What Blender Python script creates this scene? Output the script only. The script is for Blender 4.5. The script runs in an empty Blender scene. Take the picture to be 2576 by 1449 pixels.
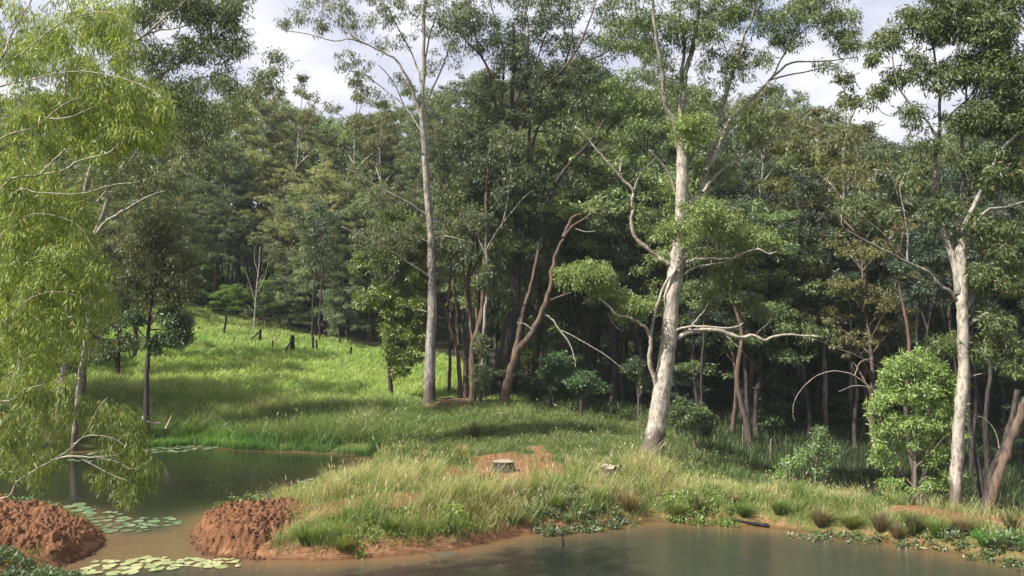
import bpy, math, random
import numpy as np
from mathutils import Vector
R = np.random.default_rng(7)
random.seed(7)
sc = bpy.context.scene
COL = sc.collection
# ------------------------------------------------------------------ camera
F = 2022.0; CU = 1288.0; CV = 724.5; HC = 5.0
PITCH = math.atan(100.5 / F)
cam = bpy.data.cameras.new('camera'); camo = bpy.data.objects.new('camera', cam); COL.objects.link(camo)
camo.location = (0, 0, HC); camo.rotation_euler = (math.pi / 2 + PITCH, 0, 0)
cam.sensor_width = 36; cam.lens = 36 * F / 2576; cam.clip_end = 3000; cam.clip_start = 0.1
sc.camera = camo
# ------------------------------------------------------------------ light
SUN = Vector((-0.62, -0.34, 0.70)).normalized()
w = bpy.data.worlds.new('World'); sc.world = w; w.use_nodes = True
nt = w.node_tree; N = nt.nodes; L = nt.links; N.clear()
out = N.new('ShaderNodeOutputWorld'); bg = N.new('ShaderNodeBackground'); bg.inputs[1].default_value = 0.10
sky = N.new('ShaderNodeTexSky'); sky.sky_type = 'NISHITA'; sky.sun_disc = False
sky.sun_elevation = math.asin(SUN.z); sky.sun_rotation = math.atan2(SUN.x, SUN.y); sky.ozone_density = 2.0
tc = N.new('ShaderNodeTexCoord')
sep = N.new('ShaderNodeSeparateXYZ'); L.new(tc.outputs['Generated'], sep.inputs[0])
def wm(op, a, b):
    m = N.new('ShaderNodeMath'); m.operation = op
    for i, x in enumerate((a, b)):
        if isinstance(x, (int, float)): m.inputs[i].default_value = x
        elif x is not None: L.new(x, m.inputs[i])
    return m.outputs[0]
zz = wm('ADD', wm('MAXIMUM', sep.outputs[2], 0.0), 0.25)
cmb = N.new('ShaderNodeCombineXYZ')
L.new(wm('DIVIDE', sep.outputs[0], zz), cmb.inputs[0]); L.new(wm('DIVIDE', sep.outputs[1], zz), cmb.inputs[1])
n1 = N.new('ShaderNodeTexNoise'); n1.inputs['Scale'].default_value = 2.3; n1.inputs['Detail'].default_value = 9; n1.inputs['Roughness'].default_value = 0.55
mp = N.new('ShaderNodeMapping'); mp.inputs['Location'].default_value = (3.1, 1.7, 0); L.new(cmb.outputs[0], mp.inputs[0]); L.new(mp.outputs[0], n1.inputs[0])
cov = N.new('ShaderNodeMapRange'); cov.inputs[1].default_value = 0.30; cov.inputs[2].default_value = 0.42; L.new(n1.outputs[0], cov.inputs[0])
n2 = N.new('ShaderNodeTexNoise'); n2.inputs['Scale'].default_value = 3.7; n2.inputs['Detail'].default_value = 6; L.new(mp.outputs[0], n2.inputs[0])
cr = N.new('ShaderNodeValToRGB'); cr.color_ramp.elements[0].position = 0.36; cr.color_ramp.elements[0].color = (3.2, 3.35, 4.15, 1)
cr.color_ramp.elements[1].position = 0.62; cr.color_ramp.elements[1].color = (4.85, 4.85, 5.2, 1); L.new(n2.outputs[0], cr.inputs[0])
mx = N.new('ShaderNodeMixRGB'); L.new(cov.outputs[0], mx.inputs[0]); L.new(sky.outputs[0], mx.inputs[1]); L.new(cr.outputs[0], mx.inputs[2])
L.new(mx.outputs[0], bg.inputs[0]); L.new(bg.outputs[0], out.inputs[0])
sl = bpy.data.lights.new('sun', 'SUN'); sl.energy = 5.0; sl.angle = math.radians(0.6); sl.color = (1, 0.94, 0.82)
so = bpy.data.objects.new('sun', sl); COL.objects.link(so); so.rotation_euler = SUN.to_track_quat('Z', 'Y').to_euler()
sc.view_settings.view_transform = 'Standard'; sc.view_settings.look = 'None'; sc.view_settings.gamma = 1
sc.view_settings.use_curve_mapping = False; sc.view_settings.exposure = 1.1
sc.cycles.max_bounces = 6; sc.cycles.diffuse_bounces = 4; sc.cycles.glossy_bounces = 3; sc.cycles.transmission_bounces = 4
sc.cycles.transparent_max_bounces = 6; sc.cycles.caustics_reflective = False; sc.cycles.caustics_refractive = False
sc.cycles.use_denoising = True

# ------------------------------------------------------------------ maths helpers
CP, SP = math.cos(PITCH), math.sin(PITCH)
def ray(u, v):
    x = (np.asarray(u, float) - CU) / F; y = (CV - np.asarray(v, float)) / F
    return x, CP - y * SP, SP + y * CP
def P(u, v, d):
    x, y, z = ray(u, v); t = d / y
    return np.stack(np.broadcast_arrays(x * t, y * t, HC + z * t), -1)
def P0(u, v, z0=0.0):
    x, y, z = ray(u, v); t = (z0 - HC) / z
    return np.stack([x * t, y * t], -1)
def hsh(i, j, s):
    n = (i.astype(np.int64) * 374761393 + j.astype(np.int64) * 668265263 + s * 1442695041) & 0xffffffff
    n = ((n ^ (n >> 13)) * 1274126177) & 0xffffffff
    return ((n ^ (n >> 16)) & 0xffff) / 65535.0
def vnoise(x, y, s=0):
    xi = np.floor(x); yi = np.floor(y); fx = x - xi; fy = y - yi
    fx = fx * fx * (3 - 2 * fx); fy = fy * fy * (3 - 2 * fy); xi = xi.astype(np.int64); yi = yi.astype(np.int64)
    a = hsh(xi, yi, s); b = hsh(xi + 1, yi, s); c = hsh(xi, yi + 1, s); d = hsh(xi + 1, yi + 1, s)
    return (a + (b - a) * fx) * (1 - fy) + (c + (d - c) * fx) * fy
def fbm(x, y, o=4, s=0, g=0.5):
    x = np.asarray(x, float); y = np.asarray(y, float)
    r = np.zeros(np.broadcast(x, y).shape); a = 1.0; t = 0
    for k in range(o):
        r = r + a * vnoise(x * 2 ** k + 17.3 * k, y * 2 ** k - 9.1 * k, s + k); t += a; a *= g
    return r / t * 2 - 1
def sdist(x, y, poly):
    x = np.asarray(x, float); y = np.asarray(y, float)
    shp = x.shape; x = x.ravel(); y = y.ravel(); best = np.full(x.size, 1e9); ins = np.zeros(x.size, bool); n = len(poly)
    for i in range(n):
        ax, ay = poly[i]; bx, by = poly[(i + 1) % n]
        dx, dy = bx - ax, by - ay; t = np.clip(((x - ax) * dx + (y - ay) * dy) / (dx * dx + dy * dy + 1e-12), 0, 1)
        best = np.minimum(best, (x - ax - t * dx) ** 2 + (y - ay - t * dy) ** 2)
        c = (ay > y) != (by > y)
        with np.errstate(divide='ignore', invalid='ignore'):
            ins ^= c & (x < dx * (y - ay) / (dy if dy else 1e-12) + ax)
    return (np.sqrt(best) * np.where(ins, -1, 1)).reshape(shp)      # negative inside
def sstep(a, b, x):
    t = np.clip((x - a) / (b - a), 0, 1); return t * t * (3 - 2 * t)
def nrm(v): return v / np.maximum(np.linalg.norm(v, axis=-1, keepdims=True), 1e-9)
def lin(c): return np.array([((x + .055) / 1.055) ** 2.4 if x > .04045 else x / 12.92 for x in [k / 255 for k in c]])

# ------------------------------------------------------------------ terrain
SHpx = [(2750,1462),(2576,1425),(2450,1400),(2300,1375),(2150,1350),(1950,1330),(1800,1318),(1640,1312),(1560,1322),(1480,1332),(1300,1347),(1180,1377),(1020,1398),(800,1410),
        (660,1410),(560,1405),(500,1385),(478,1345),(505,1305),(600,1283),(700,1253),(800,1225),(880,1195),(938,1160),(930,1140),(800,1136),(640,1128),(500,1118),(370,1124),(250,1130),(100,1142),
        (-60,1160),(-200,1190),(-220,1240),(-100,1268),(60,1285),(190,1300),(250,1335),(262,1360),(235,1395),(150,1428),(0,1462)]
WATER = [tuple(P0(u, v)) for u, v in SHpx] + [(-9.5, 11.5), (-4, 9.0), (6, 9.0), (15, 11), (19, 14)]
CTRL = [(700,18.3,.4),(900,19,.6),(1100,20,.7),(1300,22,.7),(1600,23,.6),(1265,25.6,.62),(1640,28,.5),(1900,22.2,.5),(2200,21.2,.5),(2400,20.5,.42),(2576,19.2,.5),(2900,18,.5),
        (1800,31,-.15),(2000,28,-.8),(2200,26.5,-1.25),(2500,24.5,-1.3),(2350,29,-1.4),(2800,25,-1),(2000,37,-.7),(2400,37,-.9),(1720,36,.2),
        (1080,40,1.2),(1270,40,1.2),(1450,41,.9),(1000,36,.75),(1200,33,.65),(1400,33,.7),(1550,32,.5),(950,29,.22),(850,24.5,.25),(720,21.5,.28),
        (500,35,.3),(800,34.5,.35),(400,42,2.2),(700,45,2.2),(1000,48,2.2),(600,58,4.7),(850,58,3.6),(1050,58,3.2),(500,68,6.6),(700,66,5.2),(950,62,3.5),(1150,50,2.4),(300,66,7.2),
        (200,37,1.2),(0,38,1.6),(-300,38,2.0),(-300,25,1.2),(-200,20,.6),(-400,18,.6),(100,60,4.6),(-300,60,5),
        (500,95,10.5),(1000,90,8),(1500,90,6),(2000,90,4.5),(2600,90,3.5),(1500,62,2.2),(2000,60,.6),(2600,60,.4),(-300,95,10),(100,95,9.5),
        (0,160,23),(1288,160,18),(2576,160,13),(1288,300,24),(-1500,200,24),(4000,200,16),(4500,60,2),(-2500,50,6)]
cx = np.array([((u - CU) / F * y / CP, y) for u, y, z in CTRL] + [(0, 0), (-8, 2), (8, 2), (-12, 8), (0, 8), (15, 8), (30, 5), (-30, 5), (0, -60), (80, 0), (-80, 0)], float)
cz = np.array([c[2] for c in CTRL] + [3, 3, 3, 1.0, .5, .6, 1.5, 3, 4, 4, 6], float)
def mq(r2): return np.sqrt(r2 + 4.0)
A = mq(((cx[:, None] - cx[None]) ** 2).sum(-1)); wts = np.linalg.solve(A + 0.02 * np.eye(len(cx)) * -1, cz - 3.0)
def base_h(x, y):
    s = x.shape; X = np.stack([x.ravel(), y.ravel()], -1); o = np.zeros(len(X))
    for i in range(len(cx)): o += wts[i] * mq((X[:, 0] - cx[i, 0]) ** 2 + (X[:, 1] - cx[i, 1]) ** 2)
    return (o + 3.0).reshape(s)
CH = P0(360, 1385)
def H(x, y, full=False):
    x = np.asarray(x, float); y = np.asarray(y, float)
    s = sdist(x, y, WATER); s = s + 0.10 * fbm(x * 1.3, y * 1.3, 3, 5) * sstep(4, 0, np.abs(s))
    b = base_h(x, y) + 0.06 * fbm(x * .9, y * .9, 4, 11) + .12 * fbm(x * .25, y * .25, 2, 31)
    t = sstep(0, 1.4, s) ** .8
    prof = .015 + .22 * sstep(0, .35, s)
    land = np.where(b > 0, np.maximum(prof * (1 - t) + b * t, prof * sstep(3, 1.2, s)), prof * sstep(4, 1.5, s) + b * sstep(1.0, 4.5, s))
    shal = sstep(1.9, .9, np.hypot((x - CH[0]) / 1.15, (y - CH[1]) / 1.15))
    dep = np.minimum(1.6, -s * .55 + 0.02)
    dep = dep * (1 - shal) + np.minimum(dep, .09 + .05 * fbm(x * 2, y * 2, 2, 3)) * shal
    z = np.where(s > 0, land, -dep)
    return (z, s) if full else z
def hit(u, v):
    """point of the ground met by the sight line (u, v)"""
    ds = np.concatenate([np.arange(14, 50, .1), np.arange(50, 130, .4)])
    p = P(u, v, ds); g = H(p[:, 0], p[:, 1]); i = int(np.argmax(p[:, 2] <= g)) if (p[:, 2] <= g).any() else len(ds) - 1
    return np.array([p[i, 0], p[i, 1], g[i]])

# ------------------------------------------------------------------ mesh + object helpers
def mesh_np(name, V, faces, col=None, smooth=False, mat=None, attrs=None):
    """faces: list of (n,k) int arrays"""
    me = bpy.data.meshes.new(name); V = np.ascontiguousarray(V, np.float32)
    me.vertices.add(len(V)); me.vertices.foreach_set('co', V.ravel())
    faces = [f for f in faces if len(f)]
    lo = np.concatenate([f.ravel() for f in faces]).astype(np.int32)
    ln = np.concatenate([np.full(len(f), f.shape[1], np.int32) for f in faces])
    me.loops.add(len(lo)); me.loops.foreach_set('vertex_index', lo)
    st = np.concatenate([[0], np.cumsum(ln)[:-1]]).astype(np.int32)
    me.polygons.add(len(ln)); me.polygons.foreach_set('loop_start', st); me.polygons.foreach_set('loop_total', ln)
    me.polygons.foreach_set('use_smooth', np.full(len(ln), smooth))
    if col is not None:
        a = me.color_attributes.new('col', 'FLOAT_COLOR', 'POINT')
        c = np.ones((len(V), 4), np.float32); c[:, :3] = np.clip(col, 0, 1); a.data.foreach_set('color', c.ravel())
    for k, arr in (attrs or {}).items():
        a = me.attributes.new(k, 'FLOAT', 'POINT'); a.data.foreach_set('value', np.ascontiguousarray(arr, np.float32))
    if mat: me.materials.append(mat)
    me.update(calc_edges=True)
    return me
def obj(name, me, parent=None, kind=None, label=None, cat=None, group=None, loc=None):
    o = bpy.data.objects.new(name, me); COL.objects.link(o)
    if parent: o.parent = parent
    if loc is not None: o.location = loc
    if kind: o['kind'] = kind
    if label: o['label'] = label
    if cat: o['category'] = cat
    if group: o['group'] = group
    return o
def thing(name, label, cat, loc, group=None):
    return obj(name, None, label=label, cat=cat, group=group, loc=tuple(float(a) for a in loc))
class Acc:
    def __init__(s): s.V = []; s.Q = []; s.T = []; s.C = []; s.n = 0
    def add(s, V, Q=None, T=None, C=None):
        V = np.asarray(V, float); s.V.append(V)
        if Q is not None and len(Q): s.Q.append(np.asarray(Q) + s.n)
        if T is not None and len(T): s.T.append(np.asarray(T) + s.n)
        if C is not None: s.C.append(np.broadcast_to(C, V.shape))
        s.n += len(V)
    def mesh(s, name, mat, off=(0, 0, 0), smooth=False):
        V = np.concatenate(s.V) - np.asarray(off)
        f = ([np.concatenate(s.Q)] if s.Q else []) + ([np.concatenate(s.T)] if s.T else [])
        return mesh_np(name, V, f, np.concatenate(s.C) if s.C else None, smooth, mat)
def catmull(p, k):
    p = np.asarray(p, float); q = np.vstack([2 * p[0] - p[1], p, 2 * p[-1] - p[-2]]); o = []
    for i in range(len(p) - 1):
        a, b, c, d = q[i:i + 4]
        for t in np.linspace(0, 1, k, endpoint=False):
            o.append(.5 * ((2 * b) + (-a + c) * t + (2 * a - 5 * b + 4 * c - d) * t * t + (-a + 3 * b - 3 * c + d) * t ** 3))
    o.append(p[-1]); return np.array(o)
def tubes(acc, Pm, Rm, sides=5, rough=0.0, cap=True):
    """Pm (m,n,3), Rm (m,n): m tubes of n rings each"""
    m, n, _ = Pm.shape
    T = np.gradient(Pm, axis=1); T = nrm(T)
    ref = np.where(np.abs(T[..., 2:3]) > .92, np.array([1., 0, 0]), np.array([0, 0, 1.]))
    ref = np.broadcast_to(ref[:, :1], T.shape) if True else ref
    a = nrm(np.cross(T, ref)); b = np.cross(T, a)
    th = np.arange(sides) / sides * 2 * np.pi
    rr = Rm[:, :, None] * (1 + rough * (R.random((m, n, sides)) - .5)) if rough else np.broadcast_to(Rm[:, :, None], (m, n, sides))
    V = Pm[:, :, None] + rr[..., None] * (np.cos(th)[None, None, :, None] * a[:, :, None] + np.sin(th)[None, None, :, None] * b[:, :, None])
    V = V.reshape(-1, 3)
    i = (np.arange(m)[:, None, None] * n + np.arange(n - 1)[None, :, None]) * sides
    k = np.arange(sides)[None, None]; k2 = (k + 1) % sides
    Q = np.stack([i + k, i + k2, i + sides + k2, i + sides + k], -1).reshape(-1, 4)
    T_ = []
    if cap:
        e = (np.arange(m) * n + n - 1) * sides
        for q in range(1, sides - 1): T_.append(np.stack([e, e + q, e + q + 1], -1))
        T_ = np.concatenate(T_)
    acc.add(V, Q, T_ if cap else None)
# ------------------------------------------------------------------ materials
def mat_new(name):
    m = bpy.data.materials.new(name); m.use_nodes = True; m.node_tree.nodes.clear(); return m, m.node_tree.nodes, m.node_tree.links
def node(N, L, t, ins=None, **kw):
    n = N.new(t)
    for k, v in kw.items(): setattr(n, k, v)
    for k, v in (ins or {}).items():
        if hasattr(v, 'is_output') or isinstance(v, bpy.types.NodeSocket): L.new(v, n.inputs[k])
        else: n.inputs[k].default_value = v
    return n
def leaf_mat(name, trans=.35, gloss=.12, rough=.45):
    m, N, L = mat_new(name)
    a = node(N, L, 'ShaderNodeAttribute', attribute_name='col'); oi = node(N, L, 'ShaderNodeObjectInfo')
    mul = node(N, L, 'ShaderNodeMixRGB', {0: 1.0, 1: a.outputs[0], 2: oi.outputs['Color']}, blend_type='MULTIPLY')
    d = node(N, L, 'ShaderNodeBsdfDiffuse', {0: mul.outputs[0]})
    tcol = node(N, L, 'ShaderNodeMixRGB', {0: 1.0, 1: mul.outputs[0], 2: (1.25, 1.3, .55, 1)}, blend_type='MULTIPLY')
    t = node(N, L, 'ShaderNodeBsdfTranslucent', {0: tcol.outputs[0]})
    x = node(N, L, 'ShaderNodeMixShader', {0: trans, 1: d.outputs[0], 2: t.outputs[0]})
    g = node(N, L, 'ShaderNodeBsdfGlossy', {0: (.8, .9, .85, 1), 1: rough})
    y = node(N, L, 'ShaderNodeMixShader', {0: gloss, 1: x.outputs[0], 2: g.outputs[0]})
    L.new(y.outputs[0], node(N, L, 'ShaderNodeOutputMaterial').inputs[0]); return m
def bark_mat(name, c1, c2, c3, scale=3.0, stretch=.25, dark_base=0.0, bump=.4, patch=.55):
    m, N, L = mat_new(name)
    tc = node(N, L, 'ShaderNodeTexCoord'); mp = node(N, L, 'ShaderNodeMapping', {0: tc.outputs['Object'], 3: (1, 1, stretch)})
    n1 = node(N, L, 'ShaderNodeTexNoise', {0: mp.outputs[0], 'Scale': scale, 'Detail': 6.0, 'Roughness': .6})
    n2 = node(N, L, 'ShaderNodeTexNoise', {0: mp.outputs[0], 'Scale': scale * 3.5, 'Detail': 5.0, 'Roughness': .7})
    n3 = node(N, L, 'ShaderNodeTexVoronoi', {0: mp.outputs[0], 'Scale': scale * 2.2, 'Randomness': 1.0})
    r1 = node(N, L, 'ShaderNodeMapRange', {0: n1.outputs[0], 1: patch - .08, 2: patch + .1})
    a = node(N, L, 'ShaderNodeMixRGB', {0: r1.outputs[0], 1: (*c1, 1), 2: (*c2, 1)})
    r2 = node(N, L, 'ShaderNodeMapRange', {0: n2.outputs[0], 1: .46, 2: .62, 3: 0.0, 4: .95})
    b = node(N, L, 'ShaderNodeMixRGB', {0: r2.outputs[0], 1: a.outputs[0], 2: (*c3, 1)})
    col = b.outputs[0]
    if dark_base > 0:   # old rough bark persisting round the foot
        sp = node(N, L, 'ShaderNodeSeparateXYZ', {0: tc.outputs['Object']})
        ad = node(N, L, 'ShaderNodeMath', {0: n1.outputs[0], 1: 3.0}, operation='MULTIPLY')
        sb = node(N, L, 'ShaderNodeMath', {0: sp.outputs[2], 1: ad.outputs[0]}, operation='SUBTRACT')
        r3 = node(N, L, 'ShaderNodeMapRange', {0: sb.outputs[0], 1: dark_base - 1.9, 2: dark_base - 1.3, 3: .85, 4: 0.0})
        c = node(N, L, 'ShaderNodeMixRGB', {0: r3.outputs[0], 1: col, 2: (.075, .055, .045, 1)}); col = c.outputs[0]
    bs = node(N, L, 'ShaderNodeBsdfPrincipled', {'Base Color': col, 'Roughness': .85, 'Specular IOR Level': .2})
    h = node(N, L, 'ShaderNodeMath', {0: n2.outputs[0], 1: n3.outputs[0]}, operation='ADD')
    bp = node(N, L, 'ShaderNodeBump', {'Height': h.outputs[0], 'Strength': bump, 'Distance': .04}); L.new(bp.outputs[0], bs.inputs['Normal'])
    L.new(bs.outputs[0], node(N, L, 'ShaderNodeOutputMaterial').inputs[0]); return m
M_LEAF = leaf_mat('leaf', .38, .035, .5)
M_LEAFG = leaf_mat('glossy_leaf', .35, .055, .5)
M_GRASS = leaf_mat('grass_blade', .4, .03, .5)
M_GUM = bark_mat('pale_gum_bark', (.43, .385, .325), (.29, .265, .235), (.15, .13, .115), 3.2, .4, 1.2, .45, .5)
M_GUM2 = bark_mat('grey_gum_bark', (.33, .30, .27), (.19, .18, .165), (.09, .08, .07), 3.0, .3, 1.2, .45, .5)
M_LIMB = bark_mat('pale_limb_bark', (.38, .34, .28), (.24, .21, .18), (.13, .11, .1), 4.0, 1.0, 0, .3)
M_BROWN = bark_mat('brown_bark', (.12, .085, .065), (.17, .13, .10), (.045, .035, .03), 4.0, .16, 0, .9)
M_ORANGE = bark_mat('shedding_orange_bark', (.095, .075, .064), (.17, .108, .072), (.045, .038, .034), 2.0, .16, 0, .8, .5)
M_DARK = bark_mat('dark_furrowed_bark', (.055, .045, .042), (.085, .07, .065), (.022, .02, .02), 5.0, .14, 0, 1.0)
M_TWIG = bark_mat('twig_bark', (.20, .17, .14), (.13, .11, .09), (.07, .06, .05), 6.0, 1, 0, .2)
M_PALETWIG = bark_mat('pale_twig_bark', (.36, .32, .27), (.24, .21, .18), (.12, .1, .09), 6.0, 1, 0, .2)
M_CHAR = bark_mat('charred_wood', (.03, .027, .025), (.055, .045, .04), (.012, .012, .012), 8.0, .2, 0, .9)
M_CUT = bark_mat('weathered_cut_wood', (.34, .29, .22), (.25, .21, .16), (.22, .19, .15), 9.0, 1, 0, .3)

# ------------------------------------------------------------------ ground, water
def ground_mat():
    m, N, L = mat_new('ground')
    tc = node(N, L, 'ShaderNodeTexCoord')
    ab = node(N, L, 'ShaderNodeAttribute', attribute_name='bare'); al = node(N, L, 'ShaderNodeAttribute', attribute_name='litter')
    n1 = node(N, L, 'ShaderNodeTexNoise', {0: tc.outputs['Object'], 'Scale': .7, 'Detail': 8.0, 'Roughness': .65})
    n2 = node(N, L, 'ShaderNodeTexNoise', {0: tc.outputs['Object'], 'Scale': 9.0, 'Detail': 8.0, 'Roughness': .7})
    g = node(N, L, 'ShaderNodeValToRGB', {0: n1.outputs[0]}); e = g.color_ramp.elements
    e[0].position = .35; e[0].color = (.045, .075, .02, 1); e[1].position = .65; e[1].color = (.11, .12, .04, 1)
    s = node(N, L, 'ShaderNodeValToRGB', {0: n2.outputs[0]}); e = s.color_ramp.elements
    e[0].position = .32; e[0].color = (.12, .052, .028, 1); e[1].position = .68; e[1].color = (.30, .165, .092, 1)
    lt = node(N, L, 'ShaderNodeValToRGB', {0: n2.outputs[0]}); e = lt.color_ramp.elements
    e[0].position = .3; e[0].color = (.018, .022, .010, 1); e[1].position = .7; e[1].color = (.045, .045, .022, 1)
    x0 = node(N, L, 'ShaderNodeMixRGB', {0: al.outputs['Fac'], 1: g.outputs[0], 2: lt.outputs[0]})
    sm = node(N, L, 'ShaderNodeMath', {0: ab.outputs['Fac'], 1: n2.outputs[0]}, operation='ADD')
    mr = node(N, L, 'ShaderNodeMapRange', {0: sm.outputs[0], 1: .75, 2: 1.05})
    x = node(N, L, 'ShaderNodeMixRGB', {0: mr.outputs[0], 1: x0.outputs[0], 2: s.outputs[0]})
    sz = node(N, L, 'ShaderNodeSeparateXYZ', {0: tc.outputs['Object']})
    wet = node(N, L, 'ShaderNodeMapRange', {0: sz.outputs[2], 1: .0, 2: .09, 3: .45, 4: 1.0})
    x2 = node(N, L, 'ShaderNodeMixRGB', {0: 1.0, 1: x.outputs[0], 2: wet.outputs[0]}, blend_type='MULTIPLY')
    bs = node(N, L, 'ShaderNodeBsdfPrincipled', {'Base Color': x2.outputs[0], 'Roughness': .95, 'Specular IOR Level': .1})
    bp = node(N, L, 'ShaderNodeBump', {'Height': n2.outputs[0], 'Strength': .8, 'Distance': .05}); L.new(bp.outputs[0], bs.inputs['Normal'])
    L.new(bs.outputs[0], node(N, L, 'ShaderNodeOutputMaterial').inputs[0]); return m
M_GROUND = ground_mat()
BAREpx = [[(640,1345),(700,1290),(800,1268),(950,1246),(1060,1238),(1085,1256),(1000,1276),(880,1290),(760,1310),(700,1350)],
          [(1170,1180),(1200,1150),(1290,1138),(1380,1158),(1440,1195),(1380,1212),(1290,1212),(1215,1210)],
          [(1100,1185),(1140,1170),(1190,1195),(1140,1210)],
          [(2250,1285),(2400,1283),(2600,1305),(2700,1330),(2600,1325),(2450,1310),(2300,1297)],
          [(1330,1130),(1350,1120),(1400,1150),(1370,1160)]]
BARE = [[tuple(hit(u, v)[:2]) for u, v in poly] for poly in BAREpx]
def axis(lo, hi, core, steps):
    a = np.arange(core[0], core[1] + 1e-6, steps); l = [core[0]]; st = steps
    while l[-1] > lo: st *= 1.12; l.append(l[-1] - st)
    h = [core[1]]; st = steps
    while h[-1] < hi: st *= 1.09; h.append(h[-1] + st)
    return np.array(l[:0:-1] + list(a) + h[1:])
gx = axis(-700, 700, (-14, 15), .14); gy = axis(-120, 900, (15, 36), .14)
GX, GY = np.meshgrid(gx, gy, indexing='ij'); GZ, GS = H(GX, GY, True)
bare = np.zeros(GX.shape)
MPX = [[(-260,1320),(-200,1296),(0,1290),(150,1300),(235,1325),(268,1362),(240,1400),(150,1436),(20,1445),(-150,1450),(-280,1400)], [(474,1345),(488,1312),(540,1290),(640,1285),(800,1300),(830,1325),(760,1360),(700,1400),(655,1420),(590,1418),(515,1404)]]
for q_ in MPX: bare = np.maximum(bare, sstep(.25, -.15, sdist(GX, GY, [tuple(P0(a_, b_, .1)) for a_, b_ in q_])))
for p_ in BARE: bare = np.maximum(bare, sstep(.5, -.35, sdist(GX, GY, p_) + .3 * fbm(GX * 1.6, GY * 1.6, 3, 66)) * .74)
front = (GY < 23.5) & (GX > -6)
bare = np.maximum(bare, sstep(.52, .14, GS) * np.where(front & (GX < 2), 1.0, .42) * np.clip(.95 + .25 * fbm(GX * .8, GY * .8, 2, 9), 0, 1) * (1 - .8 * sstep(24, 26, GY)))
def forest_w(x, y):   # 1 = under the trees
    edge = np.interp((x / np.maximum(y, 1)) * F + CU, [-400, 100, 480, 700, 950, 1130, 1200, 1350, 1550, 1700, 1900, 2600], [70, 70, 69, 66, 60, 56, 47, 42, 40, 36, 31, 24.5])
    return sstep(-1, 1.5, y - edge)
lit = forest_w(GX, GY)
nx, ny = GX.shape; ii = np.arange(nx * ny).reshape(nx, ny)
Qg = np.stack([ii[:-1, :-1], ii[1:, :-1], ii[1:, 1:], ii[:-1, 1:]], -1).reshape(-1, 4)
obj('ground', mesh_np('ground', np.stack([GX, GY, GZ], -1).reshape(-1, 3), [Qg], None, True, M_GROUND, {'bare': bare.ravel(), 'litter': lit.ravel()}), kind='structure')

def water_mat():
    m, N, L = mat_new('pond_water')
    tc = node(N, L, 'ShaderNodeTexCoord'); dp = node(N, L, 'ShaderNodeAttribute', attribute_name='depth')
    mp = node(N, L, 'ShaderNodeMapping', {0: tc.outputs['Object'], 3: (1.0, 2.2, 1)})
    w1 = node(N, L, 'ShaderNodeTexNoise', {0: mp.outputs[0], 'Scale': 3.2, 'Detail': 3.0, 'Roughness': .55})
    w2 = node(N, L, 'ShaderNodeTexNoise', {0: mp.outputs[0], 'Scale': 15.0, 'Detail': 3.0, 'Roughness': .6})
    pt = node(N, L, 'ShaderNodeTexNoise', {0: tc.outputs['Object'], 'Scale': .35, 'Detail': 2.0})
    pr0 = node(N, L, 'ShaderNodeMapRange', {0: pt.outputs[0], 1: .4, 2: .62, 3: .35, 4: 1.0})
    sx = node(N, L, 'ShaderNodeSeparateXYZ', {0: tc.outputs['Object']})
    calm = node(N, L, 'ShaderNodeMapRange', {0: sx.outputs[1], 1: 19.5, 2: 24.0, 3: 1.0, 4: .09})      # the inner pond is sheltered from the wind
    pr = node(N, L, 'ShaderNodeMath', {0: pr0.outputs[0], 1: calm.outputs[0]}, operation='MULTIPLY')
    h = node(N, L, 'ShaderNodeMath', {0: w2.outputs[0], 1: .45}, operation='MULTIPLY')
    h2 = node(N, L, 'ShaderNodeMath', {0: h.outputs[0], 1: w1.outputs[0]}, operation='ADD')
    h3 = node(N, L, 'ShaderNodeMath', {0: h2.outputs[0], 1: pr.outputs[0]}, operation='MULTIPLY')
    bp = node(N, L, 'ShaderNodeBump', {'Height': h3.outputs[0], 'Strength': 1.0, 'Distance': .06})
    op = node(N, L, 'ShaderNodeMath', {0: dp.outputs['Fac'], 1: -4.5}, operation='MULTIPLY')
    ex = node(N, L, 'ShaderNodeMath', {0: op.outputs[0]}, operation='EXPONENT')
    murk_mix = node(N, L, 'ShaderNodeMapRange', {0: sx.outputs[1], 1: 20.0, 2: 23.0})      # murk colour is lighter in the outer pond than in the inner
    mk0 = node(N, L, 'ShaderNodeMixRGB', {0: murk_mix.outputs[0], 1: (.032, .037, .025, 1), 2: (.009, .011, .007, 1)})
    mk = node(N, L, 'ShaderNodeMixRGB', {0: ex.outputs[0], 1: mk0.outputs[0], 2: (.36, .225, .11, 1)})
    df = node(N, L, 'ShaderNodeBsdfDiffuse', {0: mk.outputs[0]})
    tr = node(N, L, 'ShaderNodeBsdfTransparent', {0: (.9, .82, .62, 1)})
    ex2 = node(N, L, 'ShaderNodeMath', {0: ex.outputs[0], 1: .75}, operation='MULTIPLY')
    bd = node(N, L, 'ShaderNodeMixShader', {0: ex2.outputs[0], 1: df.outputs[0], 2: tr.outputs[0]})
    gl = node(N, L, 'ShaderNodeBsdfGlossy', {0: (1, 1, 1, 1), 1: .06, 'Normal': bp.outputs[0]})
    fr = node(N, L, 'ShaderNodeFresnel', {0: 1.33, 'Normal': bp.outputs[0]})
    o = node(N, L, 'ShaderNodeMixShader', {0: fr.outputs[0], 1: bd.outputs[0], 2: gl.outputs[0]})
    L.new(o.outputs[0], node(N, L, 'ShaderNodeOutputMaterial').inputs[0]); return m
wx = np.arange(-24, 24, .25); wy = np.arange(8, 37, .25); WX, WY = np.meshgrid(wx, wy, indexing='ij'); WZ, WS = H(WX, WY, True)
ii = np.arange(WX.size).reshape(WX.shape)
Qw = np.stack([ii[:-1, :-1], ii[1:, :-1], ii[1:, 1:], ii[:-1, 1:]], -1).reshape(-1, 4)
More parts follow.
